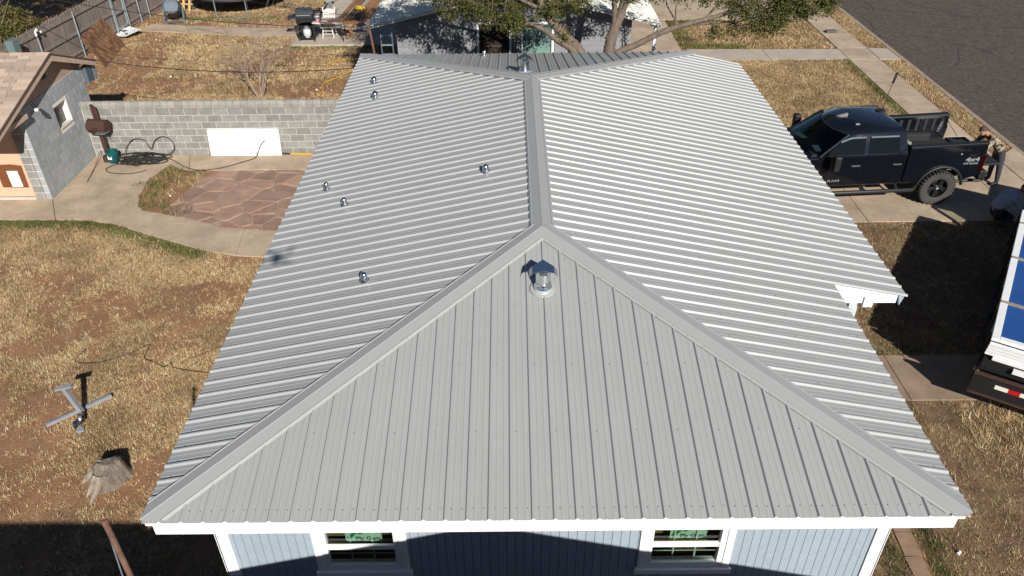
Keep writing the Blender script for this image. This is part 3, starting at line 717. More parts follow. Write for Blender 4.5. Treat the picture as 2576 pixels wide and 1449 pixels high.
cable('cable_loops', 'stiff black cable loops standing up against the block wall', [(-11.5,15.1,.06),(-11.45,15.3,.3),(-11.2,15.36,.55),(-10.9,15.38,.5),(-10.75,15.3,.28),(-10.6,15.36,.5),(-10.35,15.38,.62),(-10.12,15.36,.5),(-10.1,15.32,.25),(-10.4,15.2,.08),(-10.9,15.1,.06),(-11.4,14.9,.05),(-11.75,14.6,.045),(-11.6,14.3,.045),(-11.0,14.2,.045),(-10.6,14.4,.045)], .011)
cable('loose_cable', 'single black cable running from the coil across the weeds to the white door', [(-10.4,15.2,.06),(-10.05,15.0,.05),(-9.6,14.6,.05),(-9.1,14.35,.06),(-8.55,14.5,.05),(-8.0,14.9,.05),(-7.75,15.15,.06),(-7.6,15.3,.35),(-7.45,15.31,.5)], .011)
tag(MB().tube([(-11.95,13.72,.04),(-12.1,14.6,.09),(-12.23,15.36,.2)],.011,6).build('metal_rod', M_rustp), 'thin brown rod lying on concrete beside the shed wall', 'rod')
lv = thing('yellow_tool', 'yellow-handled long tool lying at the foot of the block wall', 'tool', (-6.55,15.33,.03), R(-6))
MB().tube([(-.5,0,.03),(-.25,0,.03)],.022,8).build('shaft', M_black, lv); MB().tube([(-.25,0,.03),(.42,0,.03)],.026,8).build('sleeve', pm('yellow_plastic', (.62,.33,.02), .5), lv); MB().tube([(.42,0,.03),(.56,0,.03)],.03,8).build('grip', M_black, lv)
# rusty pole with its guy wire at the house corner
pl = thing('rusty_pole', 'rusty brown steel pole with a guy wire standing beside the front-left house corner', 'pole', (-4.14,-.68,0))
MB().tube([(0,0,0),(0,0,3.94)],.028,12).build('shaft', M_rustp, pl, smooth=True); MB().lathe([(.032,3.9),(.032,3.95),(.02,3.965)],12).build('cap', M_rustp, pl)
MB().tube([(-.02,.02,3.9),(-.75,.55,0.02)],.007,6).build('guy_wire', M_steel, pl)
# metal cross stand on the lawn
st_ = thing('metal_stand', 'grey steel cross-shaped stand tipped on the dry lawn', 'stand', (-8.06,4.75,0), 0)
M_stand = pm('grey_stand_paint', (.30,.32,.34), .5, metal=.2, var=.1)
MB().beam((-.5,-.27,.05),(.34,.46,.07),.07,.05).build('base_bar', M_stand, st_, bevel=.004)
MB().beam((.04,-.02,.1),(-.06,-.06,.74),.07,.09).build('upright', M_stand, st_, bevel=.004)
MB().beam((-.19,-.09,.73),(.08,-.03,.76),.1,.03).build('top_plate', M_stand, st_)
MB().beam((.0,.0,.07),(.14,-.42,.03),.05,.05).build('front_leg', M_stand, st_)
jk = MB()
for i in range(9): jk.cbox((.07+.04*math.sin(i*2.3), -.1-.03*i, .1+.05*math.cos(i*1.9)), (.07,.05,.06), Matrix.Rotation(i*.7,3,'Z'))
jk.build('winch', M_galvd, st_); MB().beam((.1,-.4,.05),(.2,-.36,.05),.1,.04).build('foot', M_stand, st_)
# tree stump: lathe with flared, split sides
sp = MB(); nseg = 72; rs2 = random.Random(2); prof = [(0,.34),(.04,.315),(.1,.29),(.17,.275),(.24,.26),(.29,.225),(.32,.16)]
jit = [.5*math.sin(5*2*math.pi*j/nseg+1)+.35*math.sin(11*2*math.pi*j/nseg)+.25*math.sin(17*2*math.pi*j/nseg+2)+rs2.uniform(-.2,.2) for j in range(nseg)]
for z, r in prof:
    for j in range(nseg):
        a = 2*math.pi*j/nseg; flare = 1+1.3*max(0,math.cos(a+2.1))**3*max(0,.3-z); rr_ = .84*r*flare*(1+.05*jit[j]*(1.1-z*2))
        sp.v.append((rr_*math.cos(a)*1.05, rr_*math.sin(a), z+((.05*math.sin(a*2+1)+.03*jit[j]) if z > .25 else 0)))
for i in range(len(prof)-1):
    for j in range(nseg): sp.f.append((i*nseg+j, i*nseg+(j+1) % nseg, (i+1)*nseg+(j+1) % nseg, (i+1)*nseg+j))
k0 = len(sp.v); sp.v += [(.08*math.cos(a), .08*math.sin(a), .345) for a in np.linspace(0, 2*math.pi, nseg, endpoint=False)]+[(0,0,.335)]
for j in range(nseg):
    a, b = (len(prof)-1)*nseg+j, (len(prof)-1)*nseg+(j+1) % nseg; sp.f += [(a, b, k0+(j+1) % nseg, k0+j), (k0+j, k0+(j+1) % nseg, k0+nseg)]
stp = thing('tree_stump', 'weathered grey tree stump with splayed roots on the bare lawn', 'stump', (-6.93,3.36,0), 0)
sp.build('stump', pm('grey_bark', (.165,.135,.105), .95, var=.45, scale=10, bump=.8, bscale=60, stretch=(1,1,.25)), stp)
for a0, l in ((4.05,.5),(4.35,.6),(3.3,.48)):
    MB().tube([(.22*math.cos(a0),.22*math.sin(a0),.22),(.36*math.cos(a0+.1),.36*math.sin(a0+.1),.08),(l*math.cos(a0+.15),l*math.sin(a0+.15),.005)],[.07,.06,.02],8).build('root', pm('pale_root', (.27,.215,.165), .9, var=.35, scale=14, bump=.6), stp, smooth=True)
# wire left on the lawn
cable('lawn_wire', 'thin black wire lying in the dry grass near the left eave', [(-8.8,6.6,.04),(-8.85,6.22,.04),(-8.4,6.15,.05),(-7.9,6.4,.05),(-7.6,6.7,.05),(-7.55,6.3,.05),(-7.3,6.15,.05),(-7.05,6.0,.06),(-6.95,6.1,.08),(-6.85,5.98,.05),(-6.3,5.85,.05),(-5.4,5.75,.05)], .005, cat='wire')
cable('pale_cord', 'pale thin cord trailing over the lawn towards the eave', [(-6.8,6.12,.05),(-6.3,6.5,.05),(-5.6,6.9,.05),(-4.9,7.1,.05)], .005, M_rustp, cat='cord')
# ================================================================== NEIGHBOUR HOUSES
M_nsid = pm('grey_lap_siding', (.215,.215,.225), .75, var=.08, scale=5, rnd=.05)
M_cream = pm('cream_roof_metal', (.72,.71,.63), .45, var=.08, scale=2)
nh = wthing('neighbour_house', 'grey lap-sided house with cream metal gable roof behind the tree', 'house', (-.3,23,0))
NY, NX0, NX1 = 19.25, -4.0, 3.35; AX, AZ = -.28, 3.72; EXL, EXR, ENZ = -4.75, 4.15, 2.68
nz = lambda x: (ENZ+(AZ-ENZ)*(x-EXL)/(AX-EXL)) if x < AX else (AZ-(AZ-ENZ)*(x-AX)/(EXR-AX))
MB().prism([(NX0,0),(NX1,0),(NX1,nz(NX1)-.1),(AX,AZ-.1),(NX0,nz(NX0)-.1)], -(NY+8), -(NY+.015), Matrix.Rotation(R(90),4,'X')).build('wall', pm('sheathing', (.2,.2,.2), .9), nh)
nwin = [(-1.42,-.47,1.05,2.55,0),(-.04,.86,1.62,2.55,1)]
z = .1
while z < 3.6:
    segs = [(NX0, NX1)]
    for a, b, z0, z1, _ in nwin:
        if z+.16 > z0-.08 and z < z1+.06:
            ns = []
            for s, e in segs:
                if e <= a-.1 or s >= b+.1: ns.append((s, e)); continue
                if s < a-.1: ns.append((s, a-.1))
                if e > b+.1: ns.append((b+.1, e))
            segs = ns
    for s, e in segs:
        zt = z+.165; s2, e2 = s, e
        while nz(s2)-.12 < zt and s2 < e2: s2 += .05
        while nz(e2)-.12 < zt and e2 > s2: e2 -= .05
        if e2-s2 > .1: MB().add([(s2,NY-.014,z),(e2,NY-.014,z),(e2,NY+.0,z+.165),(s2,NY+.0,z+.165),(s2,NY+.014,z),(e2,NY+.014,z),(e2,NY+.014,z+.165),(s2,NY+.014,z+.165)], [(0,1,2,3),(0,4,5,1),(3,2,6,7),(1,5,6,2),(0,3,7,4)]).build('lap_board', M_nsid, nh)
    z += .16
for a, b, z0, z1, kind in nwin:
    t = .07; wn = MB().box(a-t,a,NY-.04,NY+.01,z0-t,z1+t).box(b,b+t,NY-.04,NY+.01,z0-t,z1+t).box(a,b,NY-.04,NY+.01,z1,z1+t).box(a,b,NY-.06,NY+.01,z0-t,z0).build('window', M_white, nh, bevel=.004)
    if kind == 0:
        MB().box(a,b,NY-.005,NY+.005,z0,z1).build('pane', pm('dark_pane', (.035,.026,.02), .12, var=.4, scale=3), wn)
        MB().box(a,b,NY-.03,NY-.008,1.85,1.9).box(a,b,NY-.03,NY-.008,2.12,2.14).build('sash_bar', pm('dark_sash', (.05,.045,.04), .5), wn)
    else:
        MB().box(a+.03,b-.03,NY-.005,NY+.005,z0,z1).build('screen', pm('green_screen_cloth', (.15,.24,.21), .6, var=.1), wn)
        MB().box(a,a+.03,NY-.03,NY+.0,z0,z1).box(b-.03,b,NY-.03,NY+.0,z0,z1).build('jamb', pm('dark_green_jamb', (.04,.07,.06), .5), wn)
nr = MB().prism([(EXL,ENZ-.02),(AX,AZ-.02),(EXR,ENZ-.02),(EXR,ENZ-.09),(AX,AZ-.1),(EXL,ENZ-.09)][::-1], -28, -18.72, Matrix.Rotation(R(90),4,'X')).build('roof', pm('white_roof_edge', (.6,.6,.56), .6), nh)
for sx, xe in ((-1,EXL),(1,EXR)):
    y0 = 18.68
    for i in range(10):
        mb = MB(); st = []
        for k in range(9):
            for u, p in ((0,0),(.03,.018),(.075,.018),(.105,0)): st.append((y0+k*.1143+u*.9, p))
        for yy, p in st: mb.v += [(xe, yy, ENZ+p), (AX, yy, AZ+p)]
        for q in range(len(st)-1): mb.f.append((2*q, 2*q+2, 2*q+3, 2*q+1) if sx < 0 else (2*q, 2*q+1, 2*q+3, 2*q+2))
        mb.build('roof_sheet', M_cream, nr); y0 += 9*.1143*.99
MB().box(EXR-.12,EXR-.02,19.1,19.2,.02,2.6).box(EXR-.25,EXR+.02,19.0,19.3,2.52,2.62).build('downspout', M_white, nh, bevel=.006)
# ladder and pipe at its corner
ld = thing('ladder', 'blue-grey step ladder standing by the neighbour house corner', 'ladder', (-4.28,18.9,0))
for s in (-.2,.2): MB().beam((s,0,0),(s*.85,.12,2.45),.035,.07).build('rail', pm('ladder_blue', (.10,.13,.18), .4, metal=.3), ld)
for i in range(8): MB().cbox((0,.014+i*.014,.28+i*.29),(.38,.07,.03)).build('rung', M_steel, ld)
tag(MB().tube([(-4.45,18.55,0),(-4.72,18.6,2.75)],.035,10).build('rusty_pipe', M_rustp), 'rusty pipe leaning beside the blue ladder', 'pipe')
# house on the near side, behind the viewer: its gable throws the shadow on the front wall
fh = wthing('front_neighbour_house', 'gable-roofed neighbour house behind the viewpoint, known by its shadow on the front wall', 'house', (0,-9,0))
gp = [(-4.3,3.38),(.45,4.62),(5.2,3.40)]
MB().prism([(-3.9,0),(4.8,0),(4.8,3.3),(.45,4.42),(-3.9,3.25)], 3.5, 14, Matrix.Rotation(R(90),4,'X')).build('wall', M_nsid, fh)
MB().prism([gp[0],gp[1],gp[2],(5.2,3.26),(.45,4.46),(-4.3,3.24)][::-1], 3.0, 14.3, Matrix.Rotation(R(90),4,'X')).build('roof', M_shing, fh)
MB().box(-14,-4.1,-9,-3.0,3.36,3.5).build('carport_roof', M_shing, fh); MB().box(-13.8,-4.3,-8.8,-3.5,0,3.35).build('side_wing', M_nsid, fh)
# ================================================================== BOARD FENCE
fa, fb = Vector((-17.15,19.6,0)), Vector((-15.98,32.6,0)); fd = (fb-fa).normalized(); fang = math.atan2(-fd.x, fd.y)
fence = thing('board_fence', 'tall weathered grey board fence on steel posts along the left boundary', 'fence', fa, fang)
M_fence = pm('weathered_board', (.20,.165,.14), .9, var=.25, scale=5, rnd=.18, stretch=(6,6,.6), bump=.3)
FLEN = (fb-fa).length
pkm = MB().prism([(-.052,0.03),(.052,0.03),(.052,1.7),(.0,1.78),(-.052,1.7)], -.009, .009, Matrix.Rotation(R(90),4,'Z')@Matrix.Rotation(R(90),4,'X')).mesh('picket'); pkm.materials.append(M_fence)
for i in range(int(FLEN/.115)):
    o = obj('picket', pkm, None, fence); o.location = (-.06, .06+i*.115, random.uniform(-.03,.02)); o.rotation_euler.x = random.uniform(-.012,.012)
M_frail = pm('weathered_rail', (.22,.185,.155), .9, var=.25, scale=6)
ypost = [1.0, 2.4, 4.72, 7.3, 8.28, 9.27, 10.03, 11.6]
for zz in (.25,.9,1.52):
    for a, b in zip([0]+ypost, ypost+[FLEN]): MB().box(-.045,-.005,a+.005,b-.005,zz-.045,zz+.045).build('rail', M_frail, fence)
for y in ypost: MB().tube([(.035,y,0),(.035,y,1.68)],.03,10).lathe([(.034,1.66),(.034,1.69),(.01,1.705)],10,Matrix.Translation((.035,y,0))).build('post', M_steel, fence, smooth=True)
gt = MB().box(.0,.05,7.36,8.22,.2,.27).box(0,.05,7.36,8.22,1.4,1.47).box(0,.05,7.36,7.43,.27,1.4).box(0,.05,8.15,8.22,.27,1.4).box(0,.05,7.43,8.15,.8,.86).build('gate_frame', M_steel, fence)
bx = thing('utility_box', 'grey-green metal utility box mounted above the fence behind the shed', 'box', (-16.95,20.4,0), fang)
MB().box(-.02,.25,-.16,.16,1.42,1.86).build('case', pm('utility_green', (.16,.22,.22), .5, metal=.2), bx, bevel=.01); MB().tube([(.1,.3,0),(.1,.3,1.75)],.035,8).build('conduit', M_steel, bx); MB().tube([(.1,.16,1.65),(.1,.3,1.65)],.03,8).build('elbow', M_steel, bx)
bg_ = MB()
for i in range(5): bg_.ball((random.uniform(-.04,.04),random.uniform(-.13,.13),random.uniform(-.1,.06)),(.03,.07,.05),8,5,Matrix.Rotation(i,3,'X'))
o = bg_.build('plastic_bag', M_paper); o.location = (-16.82,22.0,1.66); tag(o, 'white plastic bag caught on the fence top', 'bag')
# plywood sheet leaning on the fence, cardboard sign
ply = thing('plywood_sheet', 'brown square plywood sheet leaning cornerwise against the fence', 'plywood', (-15.55,24.3,0))
p0, p1, p2 = Vector((-15.43,23.04,.02)), Vector((-15.75,25.66,.02)), Vector((-16.2,23.36,1.0)); p3 = p1+p2-p0
nn = (p1-p0).cross(p2-p0).normalized()*.012
M_ply = pm('swirled_plywood', (.24,.125,.058), .8, var=.35, scale=7, col2=(.13,.06,.028), mix=.5, sharp=.05)
MB().add([q+s*nn for s in (-1,1) for q in (p0-ply.location, p1-ply.location, p3-ply.location, p2-ply.location)], [(0,1,2,3),(7,6,5,4),(0,4,5,1),(1,5,6,2),(2,6,7,3),(3,7,4,0)]).build('sheet', M_ply, ply)
sg = thing('cardboard_sign', 'curled white printed board lying against the fence foot', 'sign', (-16.1,26.9,0), R(-38))
cpts = []; 
for i in range(9):
    u = i/8; zc = .06+.16*(u-.3)**2+.02
    cpts.append((u-.5, zc))
mb = MB()
for yy in (-.42,.42):
    for u, zc in cpts: mb.v.append((u*1.0, yy*(1-.25*abs(u)), zc+(.12 if yy > 0 else 0)))
mb.f = [(i, i+1, 10+i, 9+i) for i in range(8)]; so_ = mb.build('board', M_paper, sg); sd = so_.modifiers.new('s','SOLIDIFY'); sd.thickness = .006
pr = MB().box(-.35,-.15,-.1,.1,.165,.168).box(-.1,.05,-.12,-.05,.13,.133)
pr.box(.1,.3,.22,.24,.19,.193).box(.1,.3,.36,.38,.19,.193).box(.08,.1,.22,.38,.19,.193).box(.3,.32,.22,.38,.19,.193)
pr.lathe([(.11,0),(.11,.003),(.085,.003),(.085,0)],20,Matrix.Translation((.22,-.12,.15))).build('print', pm('grey_print', (.12,.12,.12), .7), sg)
# composter
cpm = thing('compost_tumbler', 'dark grey barrel composter on a stand near the trampoline', 'composter', (-14.82,28.8,0), R(8))
MB().lathe([(.27,-.33),(.33,-.31),(.36,-.2),(.365,0),(.36,.2),(.33,.31),(.27,.33)],10,Matrix.Translation((0,0,.62))@Matrix.Rotation(R(62),4,'X')).build('drum', M_grey, cpm, bevel=.01)
MB().prism([(-.27,-.2),(.27,-.2),(.22,.18),(-.22,.18)],.0,.03,Matrix.Translation((0,-.3,.72))@Matrix.Rotation(R(62),4,'X')).build('hatch', pm('grey_plastic_light', (.10,.125,.145), .5), cpm, bevel=.01)
for s in (-1,1): MB().beam((s*.4,-.25,0),(s*.4,0,.62),.06,.05).beam((s*.4,.25,0),(s*.4,0,.62),.06,.05).build('stand_leg', M_grey, cpm)
MB().beam((-.4,-.25,.06),(.4,-.25,.06),.05,.05).build('foot_bar', M_grey, cpm)
# yellow timber frame beside it
pf = thing('timber_frame', 'pale yellow timber frame leaning behind the composter', 'frame', (-15.1,30.6,0), R(-15))
M_yw = pm('new_pine', (.62,.40,.16), .7, var=.1)
for i in range(4): MB().beam((-.5+i*.3,-.15,.02),(-.5+i*.3,.2,.95),.09,.04).build('upright', M_yw, pf)
for zz in (.3,.85): MB().beam((-.6,-.06+.35*zz-.1,zz),(.55,-.06+.35*zz-.1,zz),.1,.04).build('cross_bar', M_yw, pf)
# trampoline
tr = thing('trampoline', 'round trampoline with black mat and grey tubular legs', 'trampoline', (-12.65,31.25,0))
TRR = 2.15; M_tub = pm('trampoline_tube', (.16,.17,.18), .5, metal=.2, var=.06)
ring = [(TRR*math.cos(a), TRR*math.sin(a), .82) for a in np.linspace(0,2*math.pi,49)]
MB().tube(ring,.028,8,False).build('rim', M_tub, tr, smooth='full')
MB().lathe([(.001,.8),(TRR-.32,.8),(TRR-.32,.806),(.001,.806)],40).build('mat', pm('mat_black', (.012,.012,.013), .7), tr)
MB().lathe([(TRR-.34,.822),(TRR-.01,.84),(TRR+.01,.83),(TRR+.01,.72)],40,None,False).build('pad', pm('pad_dark', (.025,.027,.03), .6), tr, smooth=True)
for k in range(4):
    a0 = math.pi*1.5-.24+k*math.pi/2; a1 = a0+.62
    q = [(TRR*math.cos(a0),TRR*math.sin(a0),.8),(TRR*math.cos(a0)*.995,TRR*math.sin(a0)*.995,.06),(TRR*math.cos(a0+.03),TRR*math.sin(a0+.03),.03),(TRR*math.cos(a1-.03),TRR*math.sin(a1-.03),.03),(TRR*math.cos(a1)*.995,TRR*math.sin(a1)*.995,.06),(TRR*math.cos(a1),TRR*math.sin(a1),.8)]
    MB().tube(q,.024,8).build('leg', M_tub, tr, smooth='full')
# ================================================================== PATIO FURNITURE
gr = thing('gas_grill', 'black gas grill with side shelves on the back patio', 'grill', (-8.53,26.0,.075), R(4))
MB().box(-.3,.3,-.25,.25,.08,.13).build('base_shelf', M_black, gr); 
for sx in (-1,1): MB().box(sx*.29-.025,sx*.29+.025,-.24,.24,.02,.72).build('side_panel', M_black, gr)
MB().box(-.27,.27,.2,.23,.13,.72).build('back_panel', M_black, gr)
MB().box(-.32,.32,-.27,.25,.72,.92).build('fire_box', M_black, gr, bevel=.015)
MB().prism([(-.27,.93),(-.25,1.08),(-.12,1.2),(.14,1.2),(.25,1.1),(.25,.93)],-.31,.31,Matrix.Rotation(R(90),4,'Z')@Matrix.Rotation(R(90),4,'X')).build('lid', pm('grill_lid_grey', (.06,.065,.07), .35, metal=.3), gr, bevel=.015)
MB().tube([(-.25,-.3,1.0),(.25,-.3,1.0)],.012,8).build('handle', M_steel, gr)
for sx in (-1,1): MB().box(sx*.5-.17,sx*.5+.17,-.22,.2,.86,.89).build('side_shelf', pm('shelf_black', (.03,.03,.034), .5), gr, bevel=.006)
for sx in (-1,1): MB().lathe([(.05,-.02),(.05,.02)],12,Matrix.Translation((sx*.3,-.2,.05))@Matrix.Rotation(R(90),4,'Y')).build('wheel', M_black, gr)
tk = thing('propane_tank', 'white propane tank on the lower shelf of the gas grill', 'gas tank', (-8.49,25.84,.205))
MB().lathe([(.10,0),(.105,.03),(.12,.04),(.15,.09),(.152,.24),(.13,.3),(.06,.335),(.04,.34)],20).build('cylinder', pm('tank_white', (.55,.57,.58), .4), tk, smooth=True)
MB().lathe([(.085,.32),(.09,.42),(.082,.42),(.078,.33)],14,None,False).tube([(0,0,.33),(0,0,.39)],.02,8).build('collar', M_steel, tk, smooth=True)
tb = thing('patio_table', 'worn brown patio table with peeling top and black steel legs', 'table', (-7.62,25.98,.07), R(1))
MB().box(-.6,.6,-.32,.32,.7,.73).build('table_top', pm('peeling_top', (.14,.085,.06), .7, var=.3, scale=4, col2=(.6,.57,.52), mix=.57, sharp=.03), tb, bevel=.006)
for sx in (-1,1):
    for sy in (-1,1): MB().beam((sx*.53,sy*.26,.7),(sx*.57,sy*.34,0),.03,.03).build('leg', M_black, tb)
for sy in (-1,1): MB().beam((-.53,sy*.27,.62),(.53,sy*.27,.62),.03,.04).build('apron', M_black, tb)
tub = thing('plastic_tub', 'pink plastic tub with clear lid on the patio table', 'tub', (-8.03,25.92,.8))
MB().lathe([(.07,0),(.09,.15),(.095,.155)],16).build('tub', pm('pink_plastic', (.62,.28,.32), .4), tub, smooth=True); MB().lathe([(.1,.155),(.1,.19),(.09,.2)],16).build('lid', pm('clear_lid', (.5,.52,.53), .3), tub)
MBC = M_paper
wc = thing('wooden_chair', 'white painted spindle-back chair tucked behind the patio table', 'chair', (-7.72,26.35,.07), R(-3))
M_cw = pm('chair_white', (.72,.64,.56), .6, var=.08)
MB().box(-.22,.22,-.22,.2,.42,.455).build('seat', M_cw, wc, bevel=.012)
for sx in (-1,1):
    MB().beam((sx*.18,-.2,.42),(sx*.22,-.26,0),.035,.035).build('leg', M_cw, wc); MB().beam((sx*.18,.18,.42),(sx*.22,.26,0),.035,.035).build('leg', M_cw, wc)
    MB().beam((sx*.2,.19,.45),(sx*.24,.34,1.06),.035,.035).build('back_post', M_cw, wc)
for zz in (.16,.28): MB().beam((-.2,-.23,zz),(.2,-.23,zz),.02,.02).build('stretcher', M_cw, wc)
MB().beam((-.22,.27,.72),(.22,.27,.72),.03,.05).build('back_rail', M_cw, wc)
bp_ = Matrix.Translation((0,.3,.8))@Matrix.Rotation(R(76),4,'X')
MB().prism([(-.21,0),(.21,0),(.22,.12),(.1,.2),(-.1,.2),(-.22,.12)],-.012,.012,bp_).build('crest', M_cw, wc)
for i in range(6): MB().beam((-.15+i*.06,.2,.46),(-.15+i*.06,.28,.8),.018,.018).build('spindle', M_cw, wc)
ft = thing('folding_table', 'small orange-brown wooden folding table beside the patio table', 'table', (-6.78,26.0,.07), R(18))
M_or = pm('orange_wood', (.34,.15,.045), .6, var=.15, scale=6)
MB().box(-.27,.27,-.2,.2,.62,.64).build('table_top', M_or, ft, bevel=.005)
for sy in (-1,1):
    MB().beam((-.22,sy*.16,.61),(.22,sy*.17,0),.04,.025).build('leg', M_or, ft); MB().beam((.22,sy*.13,.61),(-.22,sy*.14,0),.04,.025).build('leg', M_or, ft)
for sx in (-1,1): MB().beam((sx*.2,-.17,.06),(sx*.2,.17,.06),.04,.025).build('foot_bar', M_or, ft)
fc = thing('folding_chair', 'black metal folding chair to the right of the wooden folding table', 'chair', (-6.42,26.35,.07), R(-62))
for sx in (-1,1):
    MB().tube([(sx*.21,-.24,0),(sx*.2,.18,.8),(sx*.17,.2,.9)],.013,6).build('leg', M_black, fc); MB().tube([(sx*.19,.28,0),(sx*.19,-.15,.45)],.013,6).build('leg', M_black, fc)
MB().box(-.2,.2,-.2,.18,.44,.47).build('seat', M_black, fc, bevel=.012)
MB().prism([(-.2,0),(.2,0),(.2,.14),(.12,.2),(-.12,.2),(-.2,.14)],-.012,.012,Matrix.Translation((0,.17,.7))@Matrix.Rotation(R(80),4,'X')).build('backrest', M_black, fc)
# stacked deck planks, one thing each
M_plank = pm('red_brown_plank', (.26,.125,.06), .8, var=.2, scale=5, rnd=.2, stretch=(4,.5,4))
M_plankg = pm('grey_plank', (.33,.28,.23), .85, var=.2, scale=5, rnd=.1)
k = 0
for lay in range(2):
    for i in range(6):
        x_ = -7.55+i*.235+lay*.05; y0 = 28.3+random.uniform(-.25,.25)+lay*.35; y1 = 32.9+random.uniform(-.3,.3)
        o = MB().cbox((0,0,0),(.19,y1-y0,.045)).build('deck_plank', M_plankg if (lay == 1 and i == 2) else M_plank, bevel=.004)
        o.location = (x_+.04*math.sin(k), (y0+y1)/2, .095+lay*.05); o.rotation_euler.z = -.09+random.uniform(-.025,.025)
        tag(o, ('%s deck plank in the %s layer of the pile, %s from the left' % ('grey' if (lay == 1 and i == 2) else 'red-brown', ('lower','upper')[lay], ('first','second','third','fourth','fifth','sixth')[i])), 'plank', 'planks piled on the back patio'); k += 1
yb = MB()
for i in range(7): yb.ball((random.uniform(-.16,.16),random.uniform(-.1,.1),random.uniform(.02,.1)),(random.uniform(.07,.12),random.uniform(.05,.1),.06),8,5,Matrix.Rotation(i*1.3,3,'Z'))
o = yb.build('yellow_bag', pm('yellow_fabric', (.75,.52,.02), .6, var=.15), smooth=True); o.location = (-7.0,29.75,.21); tag(o, 'crumpled bright yellow bag on the plank pile', 'bag')
bkm = MB().box(-.2,.2,-.1,.1,0,.19).mesh('concrete_block'); bkm.materials.append(M_block)
for i, (x_, y_, a, z_, lb) in enumerate([(-8.55,30.4,1.4,.07,'grey concrete block at the patio edge, nearest of the row'),(-8.6,30.95,1.5,.07,'grey concrete block in the middle of the patio edge row'),(-8.5,31.6,1.3,.07,'grey concrete block at the far end of the patio edge row'),(-8.55,30.95,.2,.261,'grey concrete block set on top of the middle one'),(-7.85,31.7,-.25,.07,'grey concrete block lying alone on the far patio')]):
    o = obj('concrete_block', bkm, None); o.location = (x_, y_, z_); o.rotation_euler.z = a; tag(o, lb, 'block', 'loose concrete blocks on the patio')
sc_ = MB()
for i in range(60):
    a = random.uniform(0,6.28); x_, y_ = random.gauss(0,.4), random.gauss(0,.22); l = random.uniform(.2,.5)
    sc_.tube([(x_,y_,random.uniform(.02,.25)),(x_+l*math.cos(a),y_+.5*l*math.sin(a),random.uniform(.02,.35))],random.uniform(.008,.02),5)
o = sc_.build('scrap_heap', M_black); o.location = (-9.2,29.6,0); tag(o, 'heap of black scrap rods behind the gas grill', 'scrap heap')
for nm, lb, P, Q in (('scrap_rail','long dark bar propped on the scrap heap towards the patio',(-8.75,28.9,.05),(-8.55,30.4,.28)),('scrap_bar','thin dark bar sticking out left of the scrap heap',(-10.0,28.9,.03),(-9.5,29.8,.3))):
    tag(MB().beam(P,Q,.05,.05).build(nm, M_black), lb, 'bar')
bw_ = thing('fire_bowl', 'small rusty dark bowl on legs under the patio table end', 'bowl', (-7.15,26.25,.07))
MB().lathe([(.02,.1),(.13,.16),(.17,.26),(.155,.26),(.11,.18)],16).build('bowl', M_rust, bw_, smooth=True)
for a in (0,2.1,4.2): MB().beam((.1*math.cos(a),.1*math.sin(a),.14),(.16*math.cos(a),.16*math.sin(a),0),.02,.02).build('leg', M_rust, bw_)
# yellow cord, litter, wires
cable('extension_cord', 'yellow extension cord lying across the back yard grass', [(-6.9,19.9,.05),(-6.85,20.4,.05),(-6.95,21.0,.06),(-6.6,21.6,.05),(-6.2,22.3,.05),(-5.6,22.9,.05),(-4.8,23.0,.05)], .014, pm('yellow_cord', (.65,.36,.02), .5), 'cord')
cable('cord_end', 'short loose yellow cord piece farther back in the grass', [(-7.3,22.9,.05),(-6.9,23.4,.06),(-6.4,23.6,.05)], .012, pm('yellow_cord', (.6,.3,.02), .5), 'cord')
lit = [(-12.6,21.9,'scrap of white paper alone in the middle of the back yard'),(-14.7,26.2,'small white scrap beside the printed board'),(-7.9,24.4,'pale crumpled scrap in front of the patio'),(-7.1,20.5,'pale scrap beside the yellow extension cord'),(6.0,1.75,'white scrap in the weeds by the edging path'),(6.45,2.4,'small white scrap on the bare soil at the lower right'),(-9.4,12.9,'white pebble-like scrap among the patio weeds'),(-12.95,29.45,'pale stick-like scrap under the trampoline edge')]
for x_, y_, lb in lit:
    mb = MB(); s = random.uniform(.025,.045)
    mb.add([(-s,-s*.6,0),(s,-s*.5,.02),(s*.8,s*.7,.045),(-s*.7,s*.6,.015),(0,0,.05)], [(0,1,4),(1,2,4),(2,3,4),(3,0,4),(3,2,1,0)])
    o = mb.build('litter_scrap', M_paper); o.location = (x_, y_, .02); o.rotation_euler.z = random.uniform(0,6); tag(o, lb, 'litter', 'litter on the ground')
bs = MB().box(-.22,.22,-.1,.1,0,.1).build('stone_block', pm('dark_stone', (.10,.09,.085), .9, var=.2), bevel=.02); bs.location = (12.5,26.35,.035); bs.rotation_euler.z = .1; tag(bs, 'small dark stone block on the sidewalk edge under the tree', 'stone')
def wire(name, label, a, b, sag, r=.011):
    a, b = Vector(a), Vector(b); return tag(MB().tube([a.lerp(b,t)-Vector((0,0,4*sag*t*(1-t))) for t in np.linspace(0,1,40)], r, 5).build(name, M_cable, smooth='full'), label, 'wire')
wire('service_wire', 'black overhead wire from the shed corner to the house eave', (-12.3,16.45,2.5), (-4.32,13.9,3.06), .22)
w1 = wire('overhead_wire', 'sagging overhead wire with a dark splice crossing the back walk', (-19.5,19.5,4.6), (-4.72,18.85,2.62), .55, .012)
wire('upper_wire', 'thin overhead wire crossing above the fence to the neighbour house', (-24,30.5,3.2), (-4.73,19.6,2.66), .35, .009)
